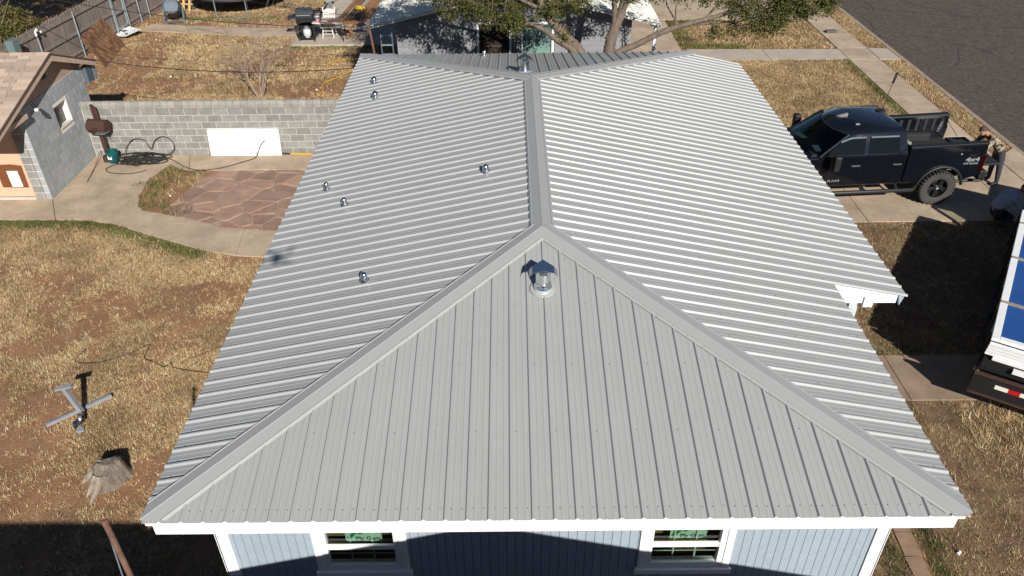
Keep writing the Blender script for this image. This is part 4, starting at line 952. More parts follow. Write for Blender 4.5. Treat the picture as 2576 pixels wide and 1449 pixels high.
# ================================================================== TREES AND SHRUBS
M_leaf = attr_mat('leaf', .6, .35)
M_bark = pm('tree_bark', (.155,.115,.085), .95, var=.35, scale=9, bump=.8, bscale=45, stretch=(1,1,.35))
M_twig = pm('pale_twig', (.30,.235,.185), .9, var=.2)
LEAFC = np.array([(.095,.105,.03),(.125,.13,.04),(.065,.072,.024),(.17,.16,.05),(.22,.165,.055)])
def leaves(name, P, parent, size=(.05,.085), cols=LEAFC, wts=(.3,.3,.2,.14,.06), seed=1):
    g = np.random.default_rng(seed); n = len(P)
    d = g.normal(size=(n,3)); d[:,2] -= .35; d /= np.linalg.norm(d,axis=1)[:,None]
    e = np.cross(d, g.normal(size=(n,3))); e /= np.linalg.norm(e,axis=1)[:,None]
    L = g.uniform(*size,n)[:,None]; Wd = L*g.uniform(.22,.34,n)[:,None]; up = np.cross(d,e)*L*.12
    V = np.stack([P, P+d*L*.5+e*Wd+up, P+d*L, P+d*L*.5-e*Wd+up], 1).reshape(-1,3)
    F = np.arange(n)[:,None]*4; F = np.concatenate([np.concatenate([F,F+1,F+2],1), np.concatenate([F,F+2,F+3],1)])
    c = cols[g.choice(len(cols), n, p=wts)]*g.uniform(.75,1.25,(n,1))
    o = fastmesh(name, V, F, M_leaf, np.repeat(c,4,0), parent); o['kind'] = 'stuff'; return o
def bez(pts, n=8):
    P = [Vector(p) for p in pts]; out = []
    for i in range(len(P)-1):
        p0, p1, p2, p3 = P[max(0,i-1)], P[i], P[i+1], P[min(len(P)-1,i+2)]
        for k in range(n):
            t = k/n; out.append(.5*((2*p1)+(p2-p0)*t+(2*p0-5*p1+4*p2-p3)*t*t+(3*p1-p0-3*p2+p3)*t**3))
    return out+[P[-1]]
def tree(root, limbs, blobs, leaf_per=26, seed=1, size=(.05,.085), twigr=.006, wts=(.3,.3,.2,.14,.06), bark=None):
    """limbs: (points, r0, r1); blobs: (centre, radii, twigs) hold the foliage; twigs grow from the nearest limb"""
    rg = random.Random(seed); LP = []; tk_ = MB(); loc = root.location
    for pts, r0, r1 in limbs:
        b = bez(pts); n = len(b); r0 *= .82; r1 *= .82; rad = [(r0+(r1-r0)*i/(n-1))*(1+.08*math.sin(i*2.7+r0*90)) for i in range(n)]
        tk_.tube([p-loc for p in b], rad, 10); LP += list(zip(b, rad))
    tw = MB(); PTS = []
    for c, r, n in blobs:
        c = Vector(c); base, br = min(LP, key=lambda q: (q[0]-c).length); mids = []
        for q in range(max(2, n//12)):
            m = c+Vector((rg.uniform(-.55,.55)*r[0], rg.uniform(-.55,.55)*r[1], rg.uniform(-.5,.3)*r[2]))
            base, br = min(LP, key=lambda q_: (q_[0]-m).length+rg.uniform(0,.5))
            mid = base.lerp(m,.5)+Vector((rg.uniform(-.15,.15),rg.uniform(-.15,.15),rg.uniform(0,.2)))
            bb = bez([base, mid, m], 4); rr0 = min(br*.5, .03); tw.tube([p-loc for p in bb], [rr0+(.008-rr0)*i/(len(bb)-1) for i in range(len(bb))], 5); mids.append(m)
        for i in range(n):
            while True:
                v = Vector((rg.uniform(-1,1), rg.uniform(-1,1), rg.uniform(-1,1)))
                if .25 < v.length < 1: break
            e = c+Vector((v.x*r[0], v.y*r[1], v.z*r[2])); m = min(mids, key=lambda q: (q-e).length)
            k = m.lerp(e,.55)+Vector((0,0,.06)); tw.tube([m-loc, k-loc, e-loc], [twigr*1.3, twigr, twigr*.5], 4, False)
            for _ in range(leaf_per):
                t = rg.uniform(.45,1.1); q = m.lerp(e,t)+Vector((rg.gauss(0,.075),rg.gauss(0,.075),rg.gauss(-.02,.075))); PTS.append(tuple(q-loc))
    tk_.build('trunk', bark or M_bark, root, smooth='full')
    if tw.v: tw.build('twigs', bark or M_bark, root)['kind'] = 'stuff'
    if PTS: leaves('crown', np.array(PTS), root, size, wts=wts, seed=seed)
bt = wthing('elm_tree', 'multi-trunk leafy tree between the two houses with a long bare limb to the right', 'tree', (2.0,16.5,0))
WS_ = WS.pop(bt.name)     # its parts are given relative to the base
tree(bt, [
  ([(1.95,16.5,-.1),(2.0,16.5,1.0),(1.7,16.5,2.1),(1.45,16.5,2.65),(.95,16.5,3.15),(.55,16.5,3.6),(.35,16.4,4.1),(.1,16.3,5.0)], .26, .07),
  ([(1.8,16.45,1.9),(1.35,16.4,2.6),(.85,16.35,2.95),(.45,16.35,3.25),(.1,16.35,3.4),(-.1,16.3,3.42)], .13, .05),
  ([(2.05,16.5,-.1),(2.15,16.5,1.2),(2.32,16.5,2.4),(2.4,16.5,3.0),(2.62,16.5,3.7),(2.75,16.5,4.6),(2.9,16.6,5.4)], .27, .09),
  ([(2.3,16.5,2.9),(2.45,16.5,3.4),(2.35,16.6,4.2),(2.1,16.7,5.0)], .13, .06),
  ([(.1,16.3,4.9),(-.8,16.9,5.0),(-1.8,18.0,5.1),(-3.2,20.0,5.4)], .06, .03),
  ([(2.8,16.6,5.0),(2.4,17.6,5.2),(1.2,19.0,5.4),(-.4,20.2,5.7)], .07, .03),
  ([(2.1,16.5,1.6),(2.5,16.5,2.45),(3.1,16.5,2.75),(3.8,16.5,3.1),(4.5,16.5,3.32),(5.2,16.5,3.5),(5.9,16.5,3.72),(6.7,16.5,3.9),(7.5,16.5,3.95),(8.2,16.5,4.05)], .125, .03),
  ([(4.4,16.5,3.3),(5.0,16.55,3.3),(5.6,16.5,3.35),(6.2,16.4,3.2)], .05, .02),
  ([(4.9,16.5,3.42),(5.2,16.5,3.8),(5.5,16.6,4.2)], .04, .02),
  ([(.5,16.45,3.7),(-.3,16.4,4.1),(-1.3,16.4,4.35),(-2.2,16.4,4.6)], .07, .03)],
 [((-1.75,16.5,3.9),(.95,.8,.38),50), ((-.75,16.3,3.75),(.85,.8,.42),55), ((.15,16.4,3.9),(.8,.8,.4),42), ((-.25,16.1,3.5),(.4,.35,.25),18), ((1.05,16.5,3.2),(.28,.25,.3),10), ((1.2,16.6,4.0),(.7,.8,.35),34), ((-2.2,16.6,4.5),(1.2,1,.5),60), ((0,16.6,4.7),(1.6,1,.5),80), ((2.6,16.8,4.3),(1.0,.9,.35),40),
  ((.75,16.5,3.75),(.35,.4,.3),10), ((3.3,16.7,4.2),(.7,.8,.35),26), ((4.1,16.8,4.1),(.75,.8,.3),16), ((5.1,16.6,3.95),(.5,.6,.3),14), ((5.95,16.5,3.85),(.7,.7,.42),48), ((6.5,16.4,3.4),(.6,.5,.42),40), ((5.75,16.4,3.25),(.35,.35,.3),10), ((6.95,16.5,3.85),(.6,.6,.4),46), ((7.7,16.5,3.75),(.65,.6,.42),55), ((8.25,16.5,3.9),(.4,.45,.32),22), ((5.2,16.4,3.15),(.25,.25,.22),7),
  ((.2,15.9,5.4),(2.6,1.5,.7),110), ((3.4,16.6,5.6),(2.4,1.5,.7),90), ((-2.6,18.6,5.2),(1.8,1.4,.6),150), ((1.2,19.0,5.5),(2.2,1.5,.6),190), ((3.4,18.8,5.2),(1.6,1.4,.6),150), ((-3.6,20.4,5.6),(1.5,1.4,.5),130), ((-2.6,15.9,5.3),(1.6,1.3,.6),130), ((-.6,20.4,5.8),(1.8,1.4,.5),120), ((6.9,16.4,3.5),(.5,.5,.4),34), ((7.3,16.6,4.0),(.5,.5,.4),30), ((-2.7,16.4,4.6),(1.2,.9,.5),110)], 40, 3)
# bare shrub against the back of the wall
bs_ = thing('bare_shrub', 'leafless pale twiggy shrub behind the block wall', 'shrub', (-8.87,19.95,0))
rg = random.Random(12); sh = MB()
def grow(p, d, l, r, dep):
    q = p+d*l; m = p.lerp(q,.5)+Vector((rg.gauss(0,.03),rg.gauss(0,.03),rg.gauss(0,.03)))
    sh.tube([p,m,q],[r,r*.85,r*.65],5,False)
    if dep:
        for i in range(rg.choice((2,3,3))):
            dd = (d+Vector((rg.gauss(0,.45),rg.gauss(0,.45),rg.gauss(.12,.3)))).normalized(); grow(p.lerp(q,rg.uniform(.55,1)), dd, l*rg.uniform(.6,.85), r*.6, dep-1)
for i in range(8):
    a = rg.uniform(0,6.28); grow(Vector((.08*math.cos(a),.08*math.sin(a),-.02)), Vector((.42*math.cos(a),.4*math.sin(a),1)).normalized(), rg.uniform(.75,1.25), .017, 4)
sh.build('branches', M_twig, bs_)
# leafy bush and shade tree beyond the fence
bu = thing('olive_bush', 'large olive-green bush beyond the board fence at the top left corner', 'bush', (-18.5,21.9,0))
L0 = bu.location
tree(bu, [([L0+Vector(p) for p in ((0,0,-.05),(.1,.1,.8),(.3,.2,1.6),(.5,.3,2.3))],.12,.03), ([L0+Vector(p) for p in ((0,0,.2),(-.4,.2,1),(-.7,.5,1.8))],.08,.03), ([L0+Vector(p) for p in ((0,0,.2),(.4,-.4,.9),(.8,-.6,1.7))],.08,.03), ([L0+Vector(p) for p in ((.1,0,.4),(.5,.7,1.1),(.9,1.2,1.7))],.07,.02)],
 [((-18.4,21.9,1.75),(1.1,1.1,.75),95), ((-17.8,21.3,1.5),(.75,.9,.6),55), ((-18.9,21.0,1.5),(1.0,.9,.7),55), ((-17.7,22.8,1.1),(.6,.8,.5),34), ((-18.9,23.2,1.4),(1,1,.75),55), ((-19.8,22.6,1.8),(1,1,.8),50), ((-17.75,23.7,1.15),(.6,.8,.45),40), ((-18.0,22.5,1.9),(.8,.8,.5),60), ((-17.6,21.9,1.8),(.5,.7,.4),36)], 38, 8, (.06,.1), wts=(.12,.2,.05,.4,.23))
bstem = MB()
for i in range(9): bstem.tube([(rg.uniform(-.6,.6),rg.uniform(-.5,.8),.8),(rg.uniform(-.8,.9),rg.uniform(-.5,1),1.9),(rg.uniform(-1,1.4),rg.uniform(-.8,1.2),2.9)],[.009,.007,.003],5,False)
bstem.build('bare_stems', M_twig, bu)
stt = thing('shade_tree', 'spreading tree beyond the fence that shades the leaf-strewn ground', 'tree', (-20.6,24.6,0))
L1 = stt.location
tree(stt, [([L1+Vector(p) for p in ((0,0,-.05),(.1,.1,1.6),(.2,.2,3.2),(.4,.3,4.6))],.17,.08), ([L1+Vector(p) for p in ((.1,.1,2.4),(1.2,.6,3.8),(2.2,1.2,4.8))],.1,.04), ([L1+Vector(p) for p in ((.1,.1,2.8),(-1.0,.4,4.0),(-1.8,.8,4.9))],.1,.04)],
 [((-19.6,24.8,4.7),(2.0,1.6,.9),150), ((-17.9,25.9,5.0),(1.5,1.4,.7),100), ((-21.8,25.2,4.9),(1.8,1.5,.9),110), ((-19.5,22.8,4.9),(2.2,1.4,.7),110)], 30, 21, (.10,.17))
# ================================================================== GRASS
M_grass = attr_mat('dry_grass', .9, .25)
STRAW = np.array([(.74,.575,.315),(.63,.46,.225),(.81,.66,.41),(.49,.30,.13),(.64,.53,.35),(.43,.255,.115),(.30,.18,.10)])
GREEN = np.array([(.10,.135,.035),(.15,.17,.05),(.21,.21,.075)])
def seg_dist(x, y, pl):
    d = np.full(len(x), 9e9)
    for (ax, ay), (bx, by) in zip(pl[:-1], pl[1:]):
        t = np.clip(((x-ax)*(bx-ax)+(y-ay)*(by-ay))/((bx-ax)**2+(by-ay)**2+1e-9), 0, 1)
        d = np.minimum(d, np.hypot(x-ax-t*(bx-ax), y-ay-t*(by-ay)))
    return d
def lawn(name, label, poly, dens, holes=(), L=(.03,.075), Wd=(.006,.0115), green=(), gw=.3, bare=.46, seed=1, nsc=.55, dark=1., gbase=.015, thin=.08, patches=()):
    g = np.random.default_rng(seed); P = np.array(poly); x0, y0 = P.min(0); x1, y1 = P.max(0)
    n = int((x1-x0)*(y1-y0)*dens/16)
    tx = g.uniform(x0, x1, n); ty = g.uniform(y0, y1, n)
    k = inpoly(tx, ty, poly)
    for h in holes: k &= ~inpoly(tx, ty, h)
    cov = vnoise(tx, ty, nsc, seed)*.6+vnoise(tx, ty, nsc*4.2, seed+5)*.4
    for (ax, ay, rx_, ry_) in patches: cov = cov-.3*np.exp(-(((tx-ax)/rx_)**2+((ty-ay)/ry_)**2)**2)*(.6+.8*vnoise(tx, ty, 2.2, seed+11))
    gd = np.zeros(n)
    if green:
        dd = np.full(n, 9e9)
        for pl in green: dd = np.minimum(dd, seg_dist(tx, ty, pl))
        gd = np.exp(-(dd/gw)**2)*(.35+1.1*vnoise(tx, ty, 1.1, seed+9))
    pr = np.clip((cov-bare)/.14+thin, thin, 1); pr = np.maximum(pr, np.clip(gd*1.4, 0, 1))
    k &= g.random(n) < pr
    tx, ty, gd, cov = tx[k], ty[k], gd[k], cov[k]; nt_ = len(tx); B = 9
    tone = (.55+.86*vnoise(tx, ty, 1.3, seed+3))*g.uniform(.55,1.35,nt_); th = g.uniform(.6,1.5,nt_)
    bx = np.repeat(tx,B)+g.normal(0,.03,nt_*B); by = np.repeat(ty,B)+g.normal(0,.03,nt_*B)
    az = g.uniform(0,2*math.pi,nt_*B); lean = g.uniform(.55,1.45,nt_*B)
    l = g.uniform(*L,nt_*B)*np.repeat(th,B); wd = g.uniform(*Wd,nt_*B)
    up = g.random(nt_*B) < np.repeat(np.clip(gd,0,1),B)*.6; lean[up] *= .45
    px, py = -np.sin(az)*wd/2, np.cos(az)*wd/2
    tx_, ty_, tz_ = bx+np.cos(az)*l*np.sin(lean), by+np.sin(az)*l*np.sin(lean), l*np.cos(lean)
    z0 = np.zeros_like(bx)-.004
    V = np.stack([np.stack([bx-px,by-py,z0],1), np.stack([bx+px,by+py,z0],1), np.stack([tx_,ty_,tz_+.004],1)],1).reshape(-1,3)
    F = np.arange(len(bx)*3).reshape(-1,3)
    isg = g.random(nt_*B) < np.repeat(np.clip(gd+gbase,0,.92),B)
    c = np.where(isg[:,None], GREEN[g.integers(0,len(GREEN),nt_*B)], STRAW[g.integers(0,len(STRAW),nt_*B)])
    c = c*(np.repeat(tone,B)*g.uniform(.8,1.2,nt_*B)*dark)[:,None]
    o = fastmesh(name, V, F, M_grass, np.repeat(np.clip(c,0,.9),3,0)); tag(o, label, 'grass', kind='stuff'); return o
inset = lambda pl, d: [(x, y-d) for x, y in pl]
lawn('side_lawn_grass', 'dry straw-coloured grass of the left side lawn', [(-14,.2),(-3.88,.2),(-3.88,9.8)]+[(x,y-.03) for x,y in PATH_EDGE[::-1][1:]]+[(-14,11)], 15000, green=[inset(PATH_EDGE[:6],.12)], gw=.32, bare=.36, seed=4, thin=.1, patches=[(-9.2,3.9,1.2,.5),(-8.8,5.2,.6,.35),(-7.6,3.0,1.0,.28),(-6.2,3.6,.5,.3),(-8.4,2.55,.9,.3),(-10.4,8.9,.8,.4),(-11.8,9.3,.7,.5),(-9.0,8.0,.5,.25),(-7.0,8.6,.7,.3),(-6.6,7.4,.4,.2),(-9.8,6.6,.6,.25)])
lawn('back_lawn_grass', 'patchy dry grass of the back yard', [(-16.6,15.7),(-4.2,15.7),(-4.2,33),(-15.9,33)], 6000, holes=[[(-9.1,25.2),(-4,25.2),(-4,33),(-8.9,33)],[(-15.9,27.5),(-15.7,28.4),(-9,27.6),(-9,26.6),(-10.8,26.6)]], L=(.04,.095), Wd=(.010,.016), green=[[(-16.6,24),(-16,33)],[(-9.0,25.15),(-6,25.15)],[(-14.6,29.2),(-10.4,29.2)]], gw=.22, bare=.38, seed=9, nsc=.4, thin=.12, patches=[(-14.6,23.6,1.2,1.4),(-12.6,21.2,.9,.7),(-7.2,20.6,1.6,1.2),(-13.6,20.6,.8,.6),(-10.2,22.5,.6,.5),(-15,29,1,.6),(-11,28.6,1.6,.5),(-6.8,17,2,1)])
lawn('front_lawn_grass', 'dry brown grass of the front yard beside the flatbed truck', [(4.0,-.5),(12.05,-.5),(12.05,11.2),(4.0,11.2)], 9000, holes=[[(4,4.95),(12.1,4.95),(12.1,6.2),(4,6.2)],[(5.2,-1),(5.47,-1),(5.47,4.1),(5.2,4.1)]], L=(.035,.085), Wd=(.007,.0115), green=[[(4.2,6.35),(7.4,6.35)],[(5.65,-.5),(5.65,3)],[(5.0,-.5),(5.0,3)],[(4.2,4.85),(6.4,4.85)]], gw=.22, bare=.46, seed=14, dark=.75, thin=.3)
lawn('tall_dead_grass', 'taller pale dead grass clump behind the flatbed tail', [(7.3,3.7),(9.6,3.2),(9.6,4.7),(8.2,4.9),(7.4,4.8)], 2600, L=(.08,.17), Wd=(.008,.014), bare=.3, seed=43, thin=.4)
lawn('verge_grass', 'strip of dry grass between sidewalk and kerb', [(13.26,4),(14.0,4),(14.0,40),(13.26,40)], 4200, holes=[[(13.2,10.3),(14.1,10.3),(14.1,15.4),(13.2,15.4)],[(13.2,23.05),(14,23.05),(14,24.4),(13.2,24.4)]], L=(.05,.1), Wd=(.009,.014), bare=.3, seed=17, gbase=.08)
lawn('far_lawn_grass', 'square of dry grass beyond the truck', [(6.0,14.75),(12.05,14.75),(12.05,23.15),(6.0,23.2)], 9000, L=(.04,.085), Wd=(.009,.014), green=[[(11.95,15),(11.95,23)]], gw=.18, bare=.30, seed=19, dark=.95)
lawn('corner_lawn_grass', 'dry grass square with green edges under the long tree limb', [(6.15,24.5),(12.05,24.4),(12.05,28.25),(6.15,28.25)], 2800, L=(.06,.12), Wd=(.011,.018), green=[[(6.3,24.7),(6.3,28)],[(6.3,24.7),(8.5,24.6)],[(6.3,28.1),(8.2,28.1)]], gw=.5, bare=.28, seed=23)
lawn('driveway_edge_grass', 'dry grass between driveway and the porch side', [(4.0,9.5),(5.9,9.5),(5.9,11.2),(4.0,11.2)], 500, bare=.3, seed=29)
lawn('patio_weeds', 'green and straw weeds between the paved yard and the flagstones', [(-10.2,12.35),(-9.3,12.0),(-8.7,11.85),(-8.4,12.0),(-8.9,12.7),(-9.0,13.4),(-8.5,14.36),(-9.5,14.45),(-10.05,14.8),(-10.28,14.0),(-10.2,13.1)], 2600, L=(.06,.13), Wd=(.007,.012), green=[[(-10.1,12.3),(-9.9,13.0),(-9.9,14.4),(-9.2,14.4)],[(-9.9,12.4),(-8.7,11.95)]], gw=.42, bare=.42, seed=31, nsc=1.2)
lawn('slab_weeds', 'small tuft of green weeds growing on the paved yard', [(-10.65,13.5),(-10.3,13.45),(-9.95,13.6),(-10.05,13.75),(-10.5,13.7)], 3500, L=(.06,.12), green=[[(-10.6,13.6),(-10.0,13.6)]], gw=.4, bare=.1, seed=33)
lawn('path_weeds', 'wisps of dead weeds along the flagstone edge', [(-8.2,11.35),(-6.1,10.95),(-6.1,11.1),(-7.4,11.4),(-8.2,11.65)], 900, L=(.05,.1), bare=.5, seed=37, nsc=1.5)
lawn('wild_grass', 'sparse dead grass and litter beyond the fence', [(-26,18),(-17.2,18),(-16.2,33),(-26,33)], 260, L=(.08,.16), Wd=(.014,.024), bare=.45, seed=41, dark=.6, thin=.2)
# ================================================================== PICKUP TRUCK (x runs to the tail, y to the far side)
tr_ = thing('pickup_truck', 'black lifted crew-cab pickup with its tailgate down on the driveway', 'pickup', (10.22,12.06,.03), R(4))
M_paint = pm('black_car_paint', (.005,.006,.009), .12, var=.1, scale=3, coat=.9, spec=.5)
M_trim = pm('black_plastic_trim', (.012,.012,.013), .55, var=.1)
M_cgl = pm('tinted_glass', (.003,.004,.006), .05, var=.05, spec=.25)
M_tyre = pm('tyre_rubber', (.045,.043,.04), .9, var=.15, scale=12, bump=.2)
M_rim = pm('black_alloy', (.03,.031,.034), .35, metal=.6)
M_liner = pm('bed_liner', (.016,.016,.017), .8, var=.2, bump=.3)
M_chrome = pm('bright_trim', (.75,.76,.78), .15, metal=1)
M_silver = pm('silver_badge', (.24,.245,.25), .4)
M_lamp = pm('red_lens', (.02,.0012,.0015), .25, coat=.6)
XZ = Matrix.Rotation(R(90),4,'X')       # maps (x, z) polygons upright; extrusion runs to -y
def side_prism(poly, y0, y1): return MB().prism(poly, -y1, -y0, XZ)
def arch(cx, r, z0, a0=0, a1=180, n=12, rev=True):
    return [(cx+r*math.cos(R(a)), .45+r*math.sin(R(a))) for a in np.linspace(a0, a1, n)]
lowz = .62; da = math.degrees(math.asin((lowz-.45)/.57))
pf_ = [(-1.0,lowz),(-1.0,1.40),(-3.4,1.40),(-3.55,1.43),(-4.7,1.33),(-4.98,1.2),(-5.03,.8),(-4.95,lowz)]+arch(-3.8,.57,lowz,180-da,da)+[]
body = side_prism(pf_, .05, 1.97).build('body', M_paint, tr_, bevel=.035, seg=3)
# bed: two sides, head wall, floor, wheel boxes
for y0, y1 in ((.05,.17),(1.85,1.97)):
    poly = [(-.975,lowz),(-.975,1.56),(.97,1.6),(1.0,1.2),(.96,.78),(.9,.74)]+arch(0,.57,lowz,da+2,180-da)
    side_prism(poly, y0, y1).build('bed_side', M_paint, tr_, bevel=.02)
    side_prism([(-.97,1.565),(.98,1.605),(.98,1.635),(-.97,1.595)], y0-.01, y1+.03).build('rail_cap', M_trim, tr_, bevel=.008)
MB().box(-.97,-.91,.171,1.849,.9,1.56).build('bed_head', M_liner, tr_)
MB().box(-.91,.97,.171,1.849,.9,.96).build('bed_floor', M_liner, tr_)
for y0, y1 in ((.172,.36),(1.66,1.848)): MB().box(-.5,.5,y0,y1,.961,1.18).build('wheel_box', M_liner, tr_, bevel=.03)
for yy, s in ((.172,1),(1.848,-1)):
    for i in range(8): MB().box(-.8+i*.225,-.72+i*.225,min(yy,yy+s*.012),max(yy,yy+s*.012),1.2,1.52).build('liner_rib', M_liner, tr_)
MB().beam((-.9,1.835,1.545),(.93,1.835,1.58),.02,.06).build('rail_strip', M_chrome, tr_)
text('liner_lettering', 'LINEX', .1, Matrix.Translation((.78,1.83,1.3))@Matrix.Rotation(R(-78),4,'Y')@XZ, M_silver, tr_, .001)
# tailgate let down, with its cables
tg = MB().box(1.0,1.56,.2,1.82,.93,.99).build('tailgate', M_trim, tr_, bevel=.015)
MB().box(1.05,1.5,.3,1.72,.991,1.0).build('inner_panel', M_liner, tg)
for yy in (.19,1.83): MB().tube([(.95,yy,1.45),(1.35,yy,1.0)],.008,5).build('cable', M_trim, tg)
# cab
rb = [(-1.0,.08),(-2.2,.06),(-3.2,.1),(-3.43,.5),(-3.48,1.01),(-3.43,1.52),(-3.2,1.92),(-2.2,1.96),(-1.0,1.94)]
def ring(inx0, inx1, iny, z): return [(-1.0-inx0 if x > -1.5 else (x if x > -2.5 else x+inx1), y+iny*(1 if y < .9 else (-1 if y > 1.1 else 0)), z) for x, y in rb]
r0 = [(x,y,1.395) for x,y in rb]; r1 = ring(.12,.66,.13,1.9); r2 = ring(.2,.85,.25,2.02); r3 = ring(.35,1.05,.5,2.065)
cb = MB(); cb.v = r0+r1+r2+r3; n = 9
for i in range(3):
    for j in range(n):
        k = (j+1) % n
        if i == 0 and 2 <= j <= 5: continue            # opening for the windscreen
        cb.f.append((i*n+j, i*n+k, (i+1)*n+k, (i+1)*n+j))
cb.f.append(tuple(3*n+j for j in range(n)))
cab = cb.build('cab', M_paint, tr_, smooth=True)
ws = MB(); ws.v = [Vector(p)*1 for p in r0[2:7]]+[Vector(p) for p in r1[2:7]]; ws.v = [tuple(p) for p in ws.v]; ws.f = [(j, j+1, 6+j, 5+j) for j in range(4)]
ws.build('windscreen', glass_mat('tinted_screen', (.25,.3,.3)), tr_, smooth='full')
for j in range(2, 6):
    MB().tube([r1[j], r1[j+1]], .02, 6).build('screen_frame', M_trim, cab)
for j in (2, 6): MB().tube([r0[j], r1[j]], .03, 6).build('pillar', M_paint, cab)
MB().box(-3.35,-2.85,.2,1.82,1.4,1.43).build('dashboard', M_trim, tr_)
for yy in (.35,1.1): MB().box(-2.3,-2.0,yy,yy+.55,1.4,1.85).build('seat', M_liner, tr_, bevel=.05)
M_note = pm('pale_teal_paper', (.35,.55,.5), .7)
for x0, y0, a in ((-3.2,1.35,.2),(-3.1,.55,-.1)): MB().cbox((x0,y0,1.435),(.16,.34,.006),Matrix.Rotation(a,3,'Z')).build('dash_paper', M_note, tr_)
yside = lambda z: .058+.26*(z-1.40)
def glass_side(poly, far=False):
    o = .004; mb = MB(); n = len(poly); v = []
    for d in (-.01, .012):
        for x, z in poly: y = yside(z)+d; v.append((x, (2.02-y) if far else y, z))
    mb.add(v, [tuple(range(n)), tuple(range(n,2*n))[::-1]]+[(i,(i+1)%n,n+(i+1)%n,n+i)[::-1] for i in range(n)]); return mb
for far in (False, True):
    for poly in ([(-3.08,1.45),(-2.12,1.45),(-2.12,1.855),(-2.5,1.85),(-2.72,1.77)], [(-2.0,1.45),(-1.24,1.45),(-1.27,1.855),(-2.0,1.855)]):
        glass_side(poly, far).build('side_window', M_cgl, tr_)
    for poly in ([(-2.74,1.775),(-2.51,1.862),(-2.12,1.87),(-2.12,1.835),(-2.5,1.825),(-2.72,1.745)], [(-2.0,1.87),(-1.3,1.87),(-1.3,1.835),(-2.0,1.835)]):
        m = glass_side(poly, far); m.v = [(x, y-.014 if not far else y+.014, z) for x, y, z in m.v]; m.build('rain_guard', pm('sun_glint_guard', (.35,.36,.38), .12, metal=.8), tr_)  # visors coloured light grey to stand for the sun's reflection on them
MB().add([(-1.0+.004,.35,1.48),(-1.0+.004,1.67,1.48),(-1.1,1.6,1.86),(-1.1,.42,1.86)],[(0,1,2,3)]).build('rear_window', M_cgl, tr_)
# doors stand a little proud of the side, gaps between them
for poly in ([(-3.28,.7),(-2.08,.66),(-2.08,1.42),(-3.2,1.42),(-3.3,1.2)], [(-2.05,.66),(-1.35,.66),(-1.06,1.0),(-1.04,1.42),(-2.05,1.42)]):
    for y0, y1 in ((.034,.06),(1.96,1.986)):
        d = side_prism(poly, y0, y1).build('door', M_paint, tr_, bevel=.008); xm = max(p[0] for p in poly)
        yh = .018 if y0 < 1 else 1.99
        side_prism([(xm-.3,1.14),(xm-.08,1.14),(xm-.08,1.18),(xm-.3,1.18)], yh, yh+.02).build('handle', pm('dark_chrome', (.2,.2,.21), .3, metal=.8), d, bevel=.006)
# flares, running boards, mirrors, lamps, bumper, grille
for cx in (0,-3.8):
    for yy in (.03,1.99):
        MB().tube([(x,yy,z) for x, z in arch(cx,.585,.6,8,172,16)],.035,6).build('fender_flare', M_trim, tr_, smooth='full')
for yy, s in ((-.08,1),(2.1,-1)):
    sb = MB().tube([(-3.1,yy+s*.08,.52),(-3.0,yy,.5),(-.72,yy,.5),(-.62,yy+s*.08,.54)],.05,8).build('running_board', M_trim, tr_, smooth='full')
    for x_ in (-2.9,-2.0,-1.1): MB().beam((x_,yy,.5),(x_,yy+s*.25,.6),.06,.03).build('bracket', M_trim, sb)
    mr_ = MB().beam((-2.98,yy+s*.1,1.42),(-2.92,yy-s*.2,1.36),.08,.05).build('mirror', M_trim, tr_)
    MB().box(-3.02,-2.86,yy-s*.2-.09,yy-s*.2+.09,1.22,1.6).build('housing', M_trim, mr_, bevel=.03)
    MB().box(-2.858,-2.85,yy-s*.2-.07,yy-s*.2+.07,1.26,1.56).build('glass', M_cgl, mr_)
for y0, y1 in ((.04,.15),(1.87,1.98)):
    side_prism([(.9,.86),(1.01,.84),(1.03,1.3),(.9,1.36)], y0, y1).build('tail_light', M_lamp, tr_, bevel=.02)
    side_prism([(-5.04,1.0),(-4.8,1.0),(-4.78,1.25),(-4.99,1.22)], y0, y1+.0).build('headlight', M_cgl, tr_, bevel=.02)
side_prism([(.99,.62),(1.2,.66),(1.22,.84),(1.0,.88)], .06, 1.96).build('rear_bumper', M_trim, tr_, bevel=.03)
side_prism([(-5.2,.6),(-5.0,.55),(-5.0,.9),(-5.18,.9)], .06, 1.96).build('front_bumper', M_trim, tr_, bevel=.03)
MB().box(-5.05,-5.02,.3,1.72,.92,1.22).build('grille', M_trim, tr_)
MB().beam((1.2,1.01,.6),(1.45,1.01,.6),.07,.07).ball((1.42,1.01,.68),.03).build('tow_hitch', M_galvd, tr_)
MB().tube([(.45,.35,.45),(.98,.3,.5),(1.2,.24,.52)],.045,8).build('tailpipe', M_trim, tr_)
MB().box(-4.4,.9,.55,.67,.5,.62).build('frame_rail', M_black, tr_); MB().box(-4.4,.9,1.35,1.47,.5,.62).build('frame_rail', M_black, tr_)
